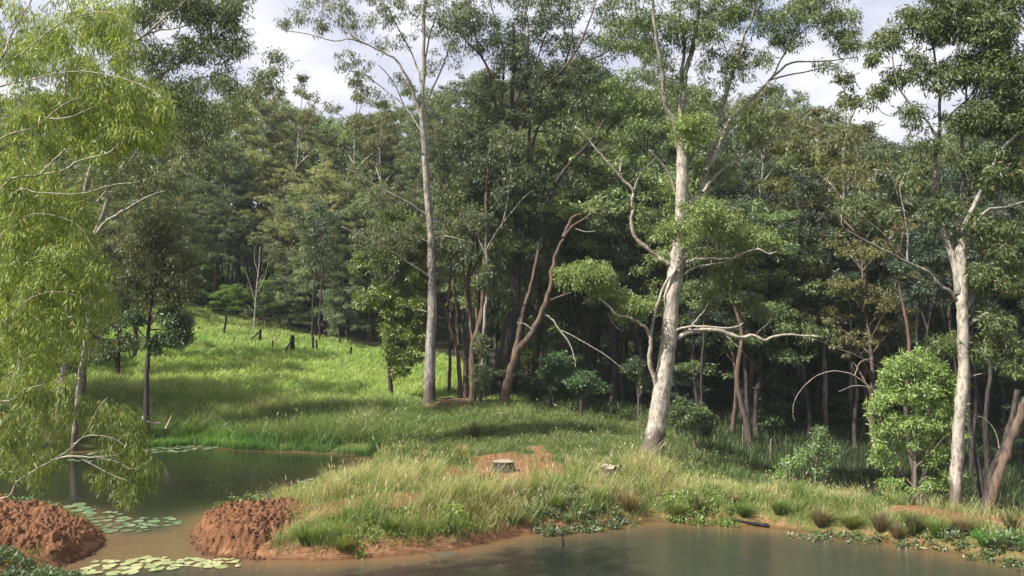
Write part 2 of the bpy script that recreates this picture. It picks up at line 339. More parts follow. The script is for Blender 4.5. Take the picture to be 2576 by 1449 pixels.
keep = WS.ravel()[Qw].min(1) < .35
Qw = Qw[keep]; used, inv = np.unique(Qw, return_inverse=True)
Vw = np.stack([WX, WY, np.zeros_like(WX)], -1).reshape(-1, 3)[used]
obj('pond_water', mesh_np('pond_water', Vw, [inv.reshape(-1, 4)], None, True, water_mat(), {'depth': np.maximum(-WZ.ravel()[used], 0)}), kind='structure')
# ------------------------------------------------------------------ foliage and trees
def leaves(C, r, per, Ln, W, droop=.9, flat=.7, cA=(.06, .10, .025), cB=(.10, .15, .04), var=.25, clvar=.5, spread=.6, face=None, yellow=.0):
    rng = R
    C = np.asarray(C, float); n = len(C) * per
    c = np.repeat(C, per, 0); rr = np.repeat(np.broadcast_to(r, len(C)), per)[:, None]
    o = nrm(rng.normal(size=(n, 3))); rad = rng.random((n, 1)) ** .45
    b = c + o * rad * rr * np.array([1, 1, flat])
    d = nrm(o * .45 + np.array([0, 0, -droop]) + rng.normal(size=(n, 3)) * spread)
    s = nrm(np.cross(d, rng.normal(size=(n, 3))))
    l = Ln * (.6 + .8 * rng.random((n, 1))); w_ = W * (.7 + .6 * rng.random((n, 1)))
    V = np.stack([b, b + d * l * .4 + s * w_ / 2, b + d * l, b + d * l * .4 - s * w_ / 2], 1)
    t = np.repeat(rng.random((len(C), 1)), per, 0) * clvar + rng.random((n, 1)) * (1 - clvar)
    cA = np.asarray(cA); cB = np.asarray(cB)
    col = (cA * (1 - t) + cB * t) * (1 + var * (rng.random((n, 1)) - .5) * 2)
    if yellow:
        k = rng.random((n, 1)) < yellow; col = np.where(k, np.array([.20, .13, .045]), col)
    return V.reshape(-1, 3), np.repeat(col, 4, 0), np.arange(n * 4).reshape(-1, 4)
def wander(pts, amt):
    p = np.array(pts, float)
    if len(p) > 2: p[1:-1] += R.normal(size=(len(p) - 2, 3)) * amt
    return p
class Tree:
    def __init__(s, name, label, d, u, v, bark=None, limbmat=None, twigmat=None, group=None, cat='tree', base=None):
        s.d = d; s.b = np.asarray(base, float) if base is not None else P(u, v, d)
        if base is None:
            g = float(H(s.b[:1], s.b[1:2])[0]); s.b[2] = g
        s.root = thing(name, label, cat, s.b, group); s.bark = bark or M_BROWN; s.lm = limbmat or s.bark; s.tm = twigmat or M_TWIG
        s.nodes = []; s.rad = []; s.cl = []; s.clr = []; s.tw = []
    def px(s, pts, dd0=0., slope=0.):
        o = []; L_ = 0; prev = None
        for q in pts:
            if prev is not None: L_ += math.hypot(q[0] - prev[0], q[1] - prev[1]) / F * s.d
            prev = q; o.append(P(q[0], q[1], s.d + dd0 + slope * L_ + (q[2] if len(q) > 2 else 0)))
        return np.array(o)
    def limb(s, pts, w0, w1, name='limb', slope=0., dd=0., sides=8, wob=.015, flare=0, world=False, mat=None, k=4, broken=False):
        p = np.array(pts, float) if world else s.px(pts, dd, slope)
        if name == 'trunk' and not world: p[0, 2] = s.b[2] - .15
        p = catmull(p, k); n = len(p)
        seg = np.concatenate([[0], np.cumsum(np.linalg.norm(np.diff(p, axis=0), axis=1))]); t = seg / seg[-1]
        sc_ = s.d / F / 2 if not world else .5
        r = (w0 + (w1 - w0) * t ** .8) * sc_
        if flare: r = r * (1 + flare * np.exp(-seg / .45))
        r = r * (1 + .05 * R.normal(size=n)); p = p + R.normal(size=p.shape) * np.minimum(wob, r * .35)[:, None] * (t > 0)[:, None]
        a = Acc(); tubes(a, p[None], r[None], sides, rough=.10)
        o = obj(name, a.mesh(name, mat or (s.bark if name == 'trunk' else s.lm), s.b, smooth=True), s.root)
        s.nodes += list(p[n // 6:]); s.rad += list(r[n // 6:]); return p
    def pads(s, blobs, r=.35, dens=1.65, dr=1.15):
        r = r * .92
        """blobs (u,v,ru,rv,n[,dd]) -> cluster centres filling an ellipsoid"""
        for bl in blobs:
            u, v, ru, rv, n = bl[:5]; dd = bl[5] if len(bl) > 5 else 0
            n = max(1, int(n * dens)); o = nrm(R.normal(size=(n, 3))) * R.random((n, 1)) ** .38
            dep = (ru + rv) / 2 / F * s.d * dr
            c = P(u + o[:, 0] * ru, v + o[:, 1] * rv, s.d + dd + o[:, 2] * dep)
            s.cl += list(c); s.clr += list(r * (.7 + .6 * R.random(n)))
    def pads_w(s, c, r): s.cl += list(c); s.clr += list(np.broadcast_to(r, len(c)))
    def twig(s, rmin=.006, rk=.010, sag=.1, every=1):
        if not s.cl: return
        C = np.array(s.cl); Nn = np.array(s.nodes); Rr = np.array(s.rad)
        d0 = np.array([np.min(((Nn - c) ** 2).sum(1)) for c in C]); order = np.argsort(d0)
        cap = len(Nn) + len(C) * 3; NB = np.zeros((cap, 3)); NB[:len(Nn)] = Nn; RB = np.zeros(cap); RB[:len(Nn)] = Rr; m = len(Nn)
        PP = []; RRR = []
        for q, i in enumerate(order):
            c = C[i]; df = NB[:m] - c; dist = np.sqrt((df ** 2).sum(1)); cost = dist + .6 * np.maximum(df[:, 2], 0)
            j = int(np.argmin(cost)); a = NB[j]; L_ = dist[j]
            r0 = min(RB[j] * .7, rmin + rk * L_); r1 = rmin * .7
            t = np.linspace(0, 1, 5)[:, None]
            p = a + (c - a) * t; p[:, 2] += sag * L_ * np.sin(np.linspace(0, math.pi, 5)); p[1:4] += R.normal(size=(3, 3)) * L_ * .07
            rr = r0 + (r1 - r0) * t[:, 0]
            if q % every == 0: PP.append(p); RRR.append(rr)
            NB[m:m + 3] = p[2:]; RB[m:m + 3] = rr[2:]; m += 3
        a = Acc(); tubes(a, np.array(PP), np.array(RRR), 4, cap=False)
        obj('branchlets', a.mesh('branchlets', s.tm, s.b, smooth=True), s.root, kind='stuff')
    def leaf(s, per=60, Ln=.14, W=.035, mat=None, color=None, **kw):
        V, c, Q = leaves(s.cl, np.array(s.clr), per, Ln, W, **kw)
        o = obj('foliage', mesh_np('foliage', V - s.b, [Q], c, False, mat or M_LEAF), s.root, kind='stuff')
        if color: o.color = (*color, 1)
        return o
G_OLIVE = dict(cA=(.068, .086, .042), cB=(.175, .195, .098))
G_DARK = dict(cA=(.042, .064, .038), cB=(.105, .138, .078))
G_BRIGHT = dict(cA=(.08, .15, .035), cB=(.17, .25, .06))
G_YEL = dict(cA=(.10, .15, .028), cB=(.25, .29, .055))
G_BLUE = dict(cA=(.10, .15, .11), cB=(.24, .31, .24))
G_BROWN = dict(cA=(.07, .075, .035), cB=(.14, .14, .07))

# ---- library of forest trees: built once, then copied thing by thing
def lib_tree(name, H_, cr, start, lumps, ncl, per, bark, pal, lean=.3, leafsize=(.20, .058), trunk_r=.16, form='gum', twig=True, seed=0):
    global R
    R = np.random.default_rng(seed)
    s = Tree(name, 'x', 50, 0, 0, bark=bark, twigmat=M_TWIG, base=(0, 0, 0))
    ang = R.random() * 6.28; top = np.array([math.cos(ang) * lean, math.sin(ang) * lean, H_ * .93])
    pts = [np.array([0, 0, -.6])] + [top * t + np.array([R.normal() * .12, R.normal() * .12, 0]) for t in (.12, .3, .5, .7, .85, 1)]
    tr = s.limb(pts, trunk_r * 2, .04, 'trunk', world=True, flare=.35, sides=8)
    cen = []
    for i in range(lumps):
        f = start + (1 - start) * ((i + .5) / lumps) ** .85; zc = H_ * f
        prof = math.sin(math.pi * min(1, .18 + .8 * (f - start) / (1 - start))) ** .7 if form == 'gum' else (1.05 - (f - start) / (1 - start)) ** .7
        a = i * 2.4 + R.random() * .9; rad = cr * prof * (.35 + .65 * R.random())
        p = top * f; c = np.array([p[0] + math.cos(a) * rad, p[1] + math.sin(a) * rad, zc]); lr = cr * (.26 + .22 * R.random()) * (.6 + .4 * prof)
        k = int(np.argmin(np.abs(tr[:, 2] - max(zc - rad * .8 - .5, H_ * .2)))); st = tr[k]
        mid = (st + c) / 2 + np.array([0, 0, rad * .12])
        a_ = Acc(); pp = catmull([st, mid, c], 4); rr = np.linspace(min(.07, .02 + .02 * rad), .015, len(pp)); tubes(a_, pp[None], rr[None], 5)
        if rad > .5: s.nodes += list(pp); s.rad += list(rr); cen.append((a_, c, lr))
        else: cen.append((a_, c, lr))
    A = Acc()
    for a_, c, lr in cen: A.add(a_.V[0], a_.Q[0])
    obj('limbs', A.mesh('limbs', bark, s.b, True), s.root, kind='stuff')
    tot = sum(c[2] ** 2 for c in cen)
    for a_, c, lr in cen:
        n = max(3, int(ncl * lr ** 2 / tot)); o = nrm(R.normal(size=(n, 3))); o[:, 2] = np.where(o[:, 2] < -.3, -o[:, 2] * .5, o[:, 2]); o *= R.random((n, 1)) ** .3
        cc = c + o * lr * np.array([1, 1, .72]) * (1 + .25 * R.normal(size=(n, 1))); s.pads_w(cc, .27 * (.7 + .6 * R.random(n)))
    if twig: s.twig(every=3)
    s.leaf(per, leafsize[0], leafsize[1], **pal)
    return s.root
def kids(o): return [c for c in bpy.data.objects if c.parent == o]
LIB = {}
def reg(k, root): LIB[k] = (root, kids(root), [False])
reg('gum_a', lib_tree('forest_gum_tree', 18, 3.6, .30, 22, 480, 52, M_BROWN, dict(**G_OLIVE, droop=.7), .8, seed=11))
reg('gum_b', lib_tree('forest_gum_tree', 17, 3.0, .42, 18, 380, 52, M_GUM2, dict(**G_OLIVE, droop=.8, yellow=.02), 1.2, seed=12))
reg('dark_a', lib_tree('dense_forest_tree', 16, 3.9, .22, 26, 490, 52, M_DARK, dict(**G_DARK, droop=.4, flat=.5), .6, seed=13))
reg('dark_b', lib_tree('dense_forest_tree', 15, 3.4, .40, 20, 400, 52, M_BROWN, dict(**G_DARK, droop=.5), .5, seed=14))
reg('green', lib_tree('leafy_forest_tree', 14, 3.6, .25, 22, 460, 52, M_DARK, dict(cA=(.06, .092, .042), cB=(.15, .19, .09), droop=.6, flat=.75), .5, seed=15))
reg('wisp', lib_tree('slender_forest_tree', 15, 1.9, .5, 12, 110, 55, M_GUM2, dict(**G_BROWN, droop=.8), .9, trunk_r=.10, seed=16))
reg('pole', lib_tree('bare_forest_trunk', 14, 1.6, .72, 7, 60, 50, M_DARK, dict(**G_DARK, droop=.5), .7, trunk_r=.13, seed=17))
reg('pole_b', lib_tree('bare_forest_trunk', 14, 1.6, .72, 7, 60, 50, M_ORANGE, dict(**G_OLIVE, droop=.5), .9, trunk_r=.14, seed=18))
reg('shrub', lib_tree('understorey_shrub', 4.2, 1.7, .12, 12, 120, 55, M_DARK, dict(**G_DARK, droop=.3, spread=.8), .3, (.16, .06), .05, 'cone', seed=19))
reg('shrub_g', lib_tree('understorey_shrub', 3.6, 1.5, .08, 12, 110, 55, M_DARK, dict(cA=(.05, .10, .025), cB=(.11, .17, .045), droop=.3, spread=.8), .3, (.15, .06), .05, 'cone', seed=20))
reg('wattle', lib_tree('blue_green_wattle', 8.5, 2.4, .10, 22, 260, 60, M_DARK, dict(**G_BLUE, droop=.2, spread=.8), .4, (.16, .065), .09, 'gum', seed=21))
R = np.random.default_rng(99)
DK = {}
def place(kind, u, d, vtop=None, hgt=None, wide=1.0, tint=None, label=None, group=None, cat='tree', x=None):
    root, ch, used = LIB[kind]
    Hl = {'gum_a': 18, 'gum_b': 17, 'dark_a': 16, 'dark_b': 15, 'green': 14, 'wisp': 15, 'pole': 14, 'pole_b': 14, 'shrub': 4.2, 'shrub_g': 3.6, 'wattle': 8.5}[kind]
    p = P(u, 800, d); g = float(H(np.array([p[0]]), np.array([p[1]]))[0])
    if vtop is not None: hgt = float(P(u, vtop, d)[2]) - g
    k = hgt / Hl
    if not used[0]: o = root; used[0] = True; cs = ch
    else:
        o = root.copy(); COL.objects.link(o); cs = []
        for c in ch:
            q = c.copy(); COL.objects.link(q); q.parent = o; cs.append(q)
    o.location = (float(p[0]), float(p[1]), g); wd = (k * .55 + .45) * wide
    o.scale = (wd, wd, k); o.rotation_euler = (0, 0, random.random() * 6.28)
    o['label'] = label; o['category'] = cat
    if group: o['group'] = group
    elif 'group' in o: del o['group']
    if label == 'auto': o['label'], o['group'] = auto(kind, u, d)
    t = tint or ((random.uniform(1.25, 2.1),) * 3 if u < 1040 and d > 55 else (random.uniform(.9, 1.5),) * 3)  # hill trees get a lighter leaf tint standing in for sunlight
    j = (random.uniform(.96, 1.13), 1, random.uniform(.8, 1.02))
    if label == 'auto' and u > 1680 and d < 66: t = tuple(q_ * .8 for q_ in t); j = (j[0] * .9, .95, 1.1)  # darker, bluer leaf tint paints the deep shade of the right-hand wood
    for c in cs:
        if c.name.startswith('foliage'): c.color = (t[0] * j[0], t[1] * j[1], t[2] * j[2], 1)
    return o
hz = bpy.data.materials.new('fill_haze'); hz.use_nodes = True; hz.node_tree.nodes.clear()
pv = hz.node_tree.nodes.new('ShaderNodeVolumePrincipled'); pv.inputs['Color'].default_value = (.84, .91, 1.0, 1); pv.inputs['Density'].default_value = .00032  # thin bluish volume added to lighten the dark shadows
hz.node_tree.links.new(pv.outputs[0], hz.node_tree.nodes.new('ShaderNodeOutputMaterial').inputs[1])
z0, z1 = float(GZ.min()) - 1, max(45.0, float(GZ.max()) + 3); x0, x1, y0, y1 = gx[0] - 5, gx[-1] + 5, gy[0] - 5, gy[-1] + 5
obj('fill_haze', mesh_np('fill_haze', np.array([(x0,y0,z0),(x1,y0,z0),(x1,y1,z0),(x0,y1,z0),(x0,y0,z1),(x1,y0,z1),(x1,y1,z1),(x0,y1,z1)]), [np.array([(0,3,2,1),(4,5,6,7),(0,1,5,4),(1,2,6,5),(2,3,7,6),(3,0,4,7)])], None, False, hz), kind='stuff', label='thin bluish air volume added to lift the deep forest shade', cat='fill_haze')
GL = {
 'hill': ('olive forest gum massed on the hill behind the meadow, one of many alike', 'hill forest gums above the meadow'),
 'mid': ('dark leafy gum in the wood behind the row of tall trunks', 'forest trees behind the tall trunks'),
 'right': ('shaded dark green tree inside the wood on the right side', 'shaded forest trees on the right'),
 'under': ('low dark shrub growing beneath the forest trees', 'shrubs beneath the forest'),
 'pole': ('thin dark trunk standing in the shade of the forest', 'thin trunks in the forest shade')}
TOP = ([-600,-100,50,200,350,480,560,640,700,760,830,900,960,1000,1060,1130,1200,1280,1350,1420,1480,1560,1650,1750,1850,1950,2000,2060,2120,2160,2230,2300,2400,2500,2600,2700,3300],
       [200,200,240,250,210,250,255,245,265,290,285,310,320,265,235,220,190,170,170,170,170,190,210,215,250,270,250,250,310,370,360,370,330,280,220,200,200])
rnd = random.Random(5)
LOOK = {'gum_a': ('olive broad-crowned gum', 'broad olive gums'), 'gum_b': ('olive narrow-crowned gum', 'narrow olive gums'), 'dark_a': ('dense dark tree', 'dense dark trees'), 'dark_b': ('dark open-trunked tree', 'dark open-trunked trees'),
        'green': ('fresh green leafy tree', 'fresh green trees'), 'pole': ('thin dark bare trunk', 'thin dark trunks'), 'pole_b': ('thin brown bare trunk', 'thin brown trunks'), 'shrub': ('low dark shrub', 'dark shrubs'), 'shrub_g': ('low green shrub', 'green shrubs')}
ZONES = ((-1e9, 330, 'behind the left foreground foliage'), (330, 560, 'left of the meadow top'), (560, 760, 'above the meadow behind the charred stumps'), (760, 1010, 'behind the blue-green wattle'), (1010, 1180, 'behind the slender pale gum'),
         (1180, 1420, 'behind the row of dark trunks'), (1420, 1680, 'left of the large pale gum'), (1680, 1900, 'right of the large pale gum'), (1900, 2130, 'behind the small saplings'), (2130, 2400, 'behind the bushy green tree'), (2400, 1e9, 'behind the leaning brown trunk'))
def auto(kind, u, d):
    z = next(t for a_, b_, t in ZONES if a_ <= u < b_); row = 'far back in the forest' if d > 84 else 'deep in the forest' if d > 62 else 'at the forest front'
    l = LOOK[kind]; return f'{l[0]} {row}, {z}', f'{l[1]} {row}, {z}'
def zone(u): return 'hill' if u < 1020 else ('mid' if u < 1680 else 'right')
# far rows first
for d, du, dv, kinds in ((112, 75, 26, 'gum_a gum_b dark_a'), (92, 66, 14, 'gum_a gum_b green dark_a'), (78, 64, 8, 'gum_a gum_b dark_a gum_a green')):
    u = -420 + rnd.random() * 60
    while u < 3050:
        vt = float(np.interp(u, *TOP)) + dv * rnd.uniform(-1, 1.8) + (0 if d > 90 else 20)
        k = rnd.choice(kinds.split()); z = zone(u)
        place(k, u, d + rnd.uniform(-5, 5), vtop=vt, wide=1.15, tint=None, label='auto')
        u += du * rnd.uniform(.75, 1.3)
# nearer rows: (u0,u1,d0,d1,n,vtop0,vtop1,kinds)
for u0, u1, d0, d1, n, v0, v1, kinds in (
    (-250, 330, 66, 74, 7, 330, 520, 'gum_a gum_b dark_a green'), (330, 720, 70, 76, 6, 330, 470, 'gum_a dark_a gum_b'), (700, 1010, 64, 72, 6, 330, 520, 'gum_a green gum_b'),
    (1010, 1250, 58, 66, 5, 260, 450, 'gum_a dark_a green'), (1180, 1720, 50, 62, 11, 260, 430, 'dark_a gum_a green dark_b'), (1230, 1700, 44, 50, 6, 400, 560, 'dark_a dark_b green'),
    (1700, 2250, 50, 64, 11, 330, 480, 'dark_a gum_a green dark_b'), (1720, 2250, 40, 50, 8, 420, 620, 'dark_b green dark_b dark_a'),
    (2230, 2850, 48, 62, 9, 300, 480, 'dark_a gum_a dark_b'), (2230, 2850, 34, 45, 8, 420, 600, 'dark_b green dark_b')):
    for i in range(n):
        u = u0 + (u1 - u0) * (i + rnd.uniform(.1, .9)) / n; z = zone(u)
        place(rnd.choice(kinds.split()), u, rnd.uniform(d0, d1), vtop=rnd.uniform(v0, v1), label='auto')
# poles (dark interior)
for u0, u1, d0, d1, n, h0, h1 in ((540, 720, 70, 80, 14, 9, 14), (720, 1000, 64, 72, 8, 8, 12), (1250, 1680, 44, 60, 16, 10, 14), (1700, 2250, 36, 58, 30, 9, 15), (2230, 2750, 28, 52, 24, 9, 14), (300, 540, 68, 78, 6, 9, 13)):
    for i in range(n):
        u = rnd.uniform(u0, u1)
        place('pole_b' if rnd.random() < .08 else 'pole', u, rnd.uniform(d0, d1), hgt=rnd.uniform(h0, h1), wide=rnd.uniform(.8, 1.2), label='auto')
# understorey
for u0, u1, d0, d1, n, h0, h1 in ((480, 1000, 66, 74, 14, 2, 4), (1240, 1700, 42, 56, 16, 1.5, 3.5), (1700, 2300, 42, 62, 30, 1.2, 3.8), (2280, 2750, 36, 56, 18, 1.2, 3.5), (1200, 2750, 66, 84, 40, 3, 6.5), (-300, 1200, 78, 92, 30, 4, 7), (400, 1100, 92, 104, 20, 6, 9), (-200, 480, 60, 74, 12, 2, 5), (-150, 300, 40, 50, 8, 1.5, 3)):
    for i in range(n):
        u = u0 + (u1 - u0) * (i + rnd.random()) / n
        place(rnd.choice(['shrub', 'shrub_g']), u, rnd.uniform(d0, d1), hgt=rnd.uniform(h0, h1), wide=1.25, label='auto', cat='shrub')
# singled-out background trees
def one(kind, name_label, *a, cat='tree', **k): return place(kind, *a, label=name_label, cat=cat, **k)
one('wattle', 'blue-green bushy wattle with a rounded crown at the top edge of the meadow', 790, 63, vtop=535, wide=1.0, tint=(1.1, 1.05, 1.0))
one('wattle', 'low silvery wattle in front of the blue-green one, at the meadow edge', 700, 64.5, vtop=690, wide=1.3, tint=(1, 1, 1.05))
one('wattle', 'smaller blue-green wattle at the right end of the meadow edge', 860, 60, vtop=650, wide=.9, tint=(.9, .9, .8))
one('green', 'leafy green tree with a round crown behind the broken leaning trunk', 1480, 46, vtop=215, wide=1.35, tint=(1.9, 1.85, 1.6))
one('green', 'leafy green tree with pale tufts left of the large pale gum', 1600, 44, vtop=255, wide=1.2, tint=(1.8, 1.7, 1.5))
one('green', 'broad green tree whose crown overhangs the dark hollow right of the large pale gum', 1900, 40, vtop=520, wide=1.25, tint=(1.45, 1.45, 1.4))
one('green', 'green layered tree right of centre above the dark hollow', 2060, 45, vtop=400, wide=1.2, tint=(1.7, 1.6, 1.4))
one('gum_a', 'olive gum with a brown-tinged crown left of the tall right-hand gum', 2200, 38, vtop=390, wide=1.0, tint=(1.1, 1.05, .9))
one('pole_b', 'orange-barked straight trunk standing in the dark hollow', 1887, 38, hgt=11, wide=1.5)
one('dark_a', 'dense dark-green tree filling the left bank behind the drooping foreground foliage', 330, 47, vtop=400, wide=1.15, tint=(1.1, 1.1, 1))
one('dark_b', 'dark leafy tree at the left edge of the meadow, its crown just above the grass', 445, 60, vtop=470, wide=1.3, tint=(1.15, 1.1, .9))
one('gum_a', 'olive gum on the left bank mostly hidden behind the foreground foliage', 210, 38, vtop=330, wide=1.0)
one('green', 'leafy tree low on the left bank behind the foreground foliage', 60, 37, vtop=420, wide=1.1)
one('gum_a', 'olive gum at the far left of the left bank', -110, 35, vtop=330, wide=1.1)
one('dark_a', 'dense tree left of the view whose shade falls over the pond bank', -330, 34, vtop=200, wide=1.2)
for (u_, v_, d_, lb) in ((640, 165, 76, 'slender open-crowned tree breaking the skyline at the left sky gap'), (710, 190, 74, 'wispy tree top on the skyline right of the left sky gap edge'), (855, 205, 72, 'lone wispy tree top standing above the hill between the sky gaps'), (930, 265, 70, 'short wispy tree top on the skyline left of the slender pale gum'),
                       (1885, 215, 46, 'slender tree top above the forest right of the large pale gum'), (2075, 205, 42, 'tall wispy tree top in the middle of the right sky gap'), (2130, 235, 44, 'wispy tree top at the right side of the right sky gap'), (2010, 285, 48, 'low wispy tree top under the right sky gap')):
    one('wisp', lb, u_, d_, vtop=v_, wide=1.25, tint=(1.1, 1.15, 1.0))
one('shrub_g', 'low yellow-green bush at the upper left end of the meadow', 585, 67, hgt=1.7, wide=1.6, tint=(1.7, 1.4, .9), cat='bush')
# ------------------------------------------------------------------ the trees one can tell apart
# G: the large pale gum on the peninsula
t = Tree('pale_gum_tree', 'large pale smooth-barked gum leaning slightly right on the peninsula, the stoutest trunk', 28, 1638, 1155, M_GUM, M_LIMB, M_PALETWIG)
t.limb([(1638,1156),(1648,1090),(1658,1030),(1669,960),(1681,860),(1689,780),(1697,700),(1705,640),(1712,560),(1716,450),(1716,380),(1712,350)], 49, 28, 'trunk', sides=14, flare=.55, k=5)
t.limb([(1715,365),(1714,300),(1720,200),(1735,150),(1747,100),(1757,25),(1765,-60)], 20, 7, slope=.1, mat=M_GUM2)
t.limb([(1714,370),(1692,305),(1673,260),(1668,200),(1655,115),(1643,25),(1638,-60)], 17, 6, slope=-.1, mat=M_GUM2)
t.limb([(1712,300),(1709,230),(1722,120),(1712,50),(1700,-70)], 12, 5, slope=.2)
t.limb([(1714,540),(1740,505),(1767,485),(1782,400),(1812,285),(1847,170),(1864,110),(1900,20),(1915,-60)], 22, 6, slope=.3)
t.limb([(1767,485),(1790,455),(1820,425),(1862,398),(1930,360),(1987,338)], 10, 3, slope=.4)
t.limb([(1775,430),(1800,390),(1830,310),(1850,290),(1892,250),(1942,195),(1992,158),(2067,155),(2157,143)], 12, 3, slope=.25)
t.limb([(1900,240),(1942,200),(2017,182),(2077,170),(2112,160)], 6, 2, slope=.4)
t.limb([(1945,190),(1970,140),(2000,95),(2050,55),(2110,20)], 6, 2, slope=-.1)
t.limb([(1740,100),(1790,60),(1850,20),(1900,-40)], 7, 3, slope=-.2)
t.limb([(1655,130),(1620,80),(1600,30),(1590,-40)], 6, 3, slope=.2)
t.limb([(1708,690),(1727,660),(1782,650),(1832,652),(1862,640),(1907,627),(1932,637),(1957,634)], 10, 3, slope=-.3)
t.limb([(1709,700),(1740,676),(1777,667),(1832,657),(1870,640)], 8, 3, slope=-.1)
t.limb([(1683,870),(1700,852),(1730,836),(1767,831),(1817,833),(1862,850),(1892,842),(1922,856),(1957,845),(1997,842),(2067,848)], 16, 4, slope=-.15)
t.limb([(1660,850),(1690,838),(1717,826),(1767,820),(1817,826),(1855,822),(1870,812)], 9, 3, slope=-.25)
t.limb([(1900,845),(1912,830),(1932,815)], 6, 2)
t.limb([(1817,833),(1845,862),(1868,885),(1880,900)], 5, 1.5)
t.limb([(2000,842),(2060,858),(2117,880),(2167,900),(2217,927)], 3, 1.2, slope=.2)
t.limb([(1730,835),(1745,812),(1772,782)], 6, 2)
t.limb([(1654,985),(1647,950),(1633,905),(1638,868),(1634,840),(1612,816),(1583,800),(1550,790),(1528,765),(1508,752)], 15, 4, slope=-.2)
t.limb([(1637,850),(1648,790),(1668,725),(1690,690),(1712,665),(1727,640)], 10, 5, slope=-.12)
t.limb([(1550,790),(1535,800),(1548,820),(1566,835)], 4, 1.5)
t.limb([(1681,665),(1660,650),(1640,635),(1602,602),(1588,560),(1590,520),(1592,480),(1567,452),(1530,410),(1503,380),(1470,340),(1445,318)], 12, 4, slope=-.1)
t.limb([(1560,432),(1563,380),(1548,330)], 5, 2)
t.limb([(1590,490),(1610,440),(1650,395)], 4, 1.5, slope=.4)
t.limb([(1697,478),(1684,440),(1665,410),(1655,400),(1633,378)], 7, 3, slope=-.2)
t.pads([(1750,330,62,48,24,-.6),(1725,300,30,28,6,.5),(1790,560,70,42,24,-.6),(1870,590,80,40,20,.5),(1930,600,40,22,8,-.3),(1700,590,45,38,12,-1.2),(1700,490,45,34,10,.8),(1760,525,50,25,10,-.8),(1480,690,62,32,34,-.4),(1515,715,36,22,10,-.2),(1430,700,25,22,7),(1590,770,48,32,17,-.2)], .36)
n_br = len(t.cl)
t.pads([(1820,720,105,50,26,1.4),(1900,760,60,40,10,1.6),(1925,330,60,40,9,1),
        (1880,310,50,40,9,.4),(1700,60,70,40,16),(1620,40,60,45,14),(1800,60,70,50,18),(1880,40,60,50,15),(1960,60,60,45,15),(2040,30,60,45,16),(2110,60,55,50,18),(2140,105,40,32,11),
        (1990,110,50,22,8),(1800,150,50,40,9),(1850,190,45,45,8),(1780,230,45,45,7),(1660,170,45,40,6),(1560,90,55,45,9,1),(1640,250,35,40,5),(1960,230,40,22,4),(2080,160,45,14,4),(1860,130,40,30,6),
        (1730,0,90,30,14),(1600,-30,70,30,10),(1900,-30,90,30,14),(2060,-20,80,30,10),(1700,200,35,35,4),(1920,150,35,28,5),(1550,350,45,25,5),(1470,330,40,22,5),(2040,830,60,22,7,.3),(1980,815,45,20,5,.2),(1850,660,80,35,10,1),(1750,80,60,50,12),(1660,110,50,40,8),(1820,20,60,40,12),(2000,30,60,40,10),(1600,120,40,40,6),(1700,545,40,30,6,.8),(1780,640,50,30,6,.6),(1640,560,30,40,5,1),(1560,740,40,20,4,.6),(1830,420,50,40,7,1),(1760,420,35,30,4,.6)], .34)
t.twig(.005, .009)
t.cl_all = t.cl; clr_all = t.clr
t.cl = t.cl_all[:n_br]; t.clr = clr_all[:n_br]
t.leaf(95, .15, .036, droop=.5, cA=(.13, .185, .055), cB=(.27, .33, .12), clvar=.4)  # paler leaf colour paints these clumps as sunlit
t.cl = t.cl_all[n_br:]; t.clr = clr_all[n_br:]
o = t.leaf(64, .16, .036, droop=.9, **{'cA': (.075, .11, .04), 'cB': (.17, .215, .075)}, yellow=.03)

# E: tall slender pale gum
t = Tree('slender_pale_gum_tree', 'tall slender pale gum with a high open crown beside the row of dark trunks', 40, 1080, 1015, M_GUM2, M_LIMB, M_PALETWIG)
t.limb([(1080,1015),(1082,900),(1088,750),(1084,600),(1074,475),(1068,375),(1061,280),(1066,175),(1066,100),(1068,0),(1070,-60)], 29, 6, 'trunk', sides=12, flare=.25)
for pts, w0, w1, sl_ in (
    ([(1058,290),(1044,245),(1019,185),(989,145),(939,120),(889,92),(859,50),(830,10)], 9, 2.5, -.2), ([(1062,220),(1044,155),(1004,75),(969,10),(950,-40)], 6, 2.5, .2),
    ([(1066,170),(1079,100),(1094,50),(1109,0)], 6, 3, .1), ([(925,112),(880,98),(840,103),(800,92),(760,82),(715,75),(700,55)], 4.5, 1.6, -.2), ([(1066,290),(1090,220),(1120,150),(1150,60),(1165,0)], 6, 2, .2),
    ([(1085,700),(1049,675),(1004,645),(964,620),(914,595),(859,570)], 7, 2, -.4), ([(1076,545),(1030,510),(979,485),(934,460),(894,435),(869,425)], 6, 2, -.3),
    ([(1088,600),(1129,595),(1184,610)], 4.5, 1.5, -.2), ([(1083,610),(1050,595),(1020,580),(985,560)], 5, 2, .3), ([(1060,330),(1020,270),(960,220),(900,170),(870,130)], 5, 2, .3),
    ([(1067,400),(1040,330),(1010,250),(985,200),(950,160)], 5, 2, -.5), ([(1088,790),(1060,780),(1020,770),(985,740)], 4, 2, .2), ([(1000,650),(990,690),(960,720)], 3.5, 1.5, .2)):
    t.limb(pts, w0, w1, slope=sl_, sides=6)
t.pads([(715,60,22,14,4),(760,40,30,25,5),(800,70,30,20,5),(850,30,50,35,10),(900,70,45,30,7),(960,40,45,40,9),(880,150,40,30,7),(920,190,40,40,7),(985,110,40,30,6),(1000,20,45,35,8),(1060,50,35,50,8),(1110,60,30,50,8),
        (1160,40,35,50,9),(1020,200,35,35,5),(1090,150,25,40,4),(950,240,35,25,4),(1000,280,30,20,3),(1140,130,35,35,5),(900,-10,80,25,10),(1080,-10,80,25,10),(800,0,50,25,5)], .36)
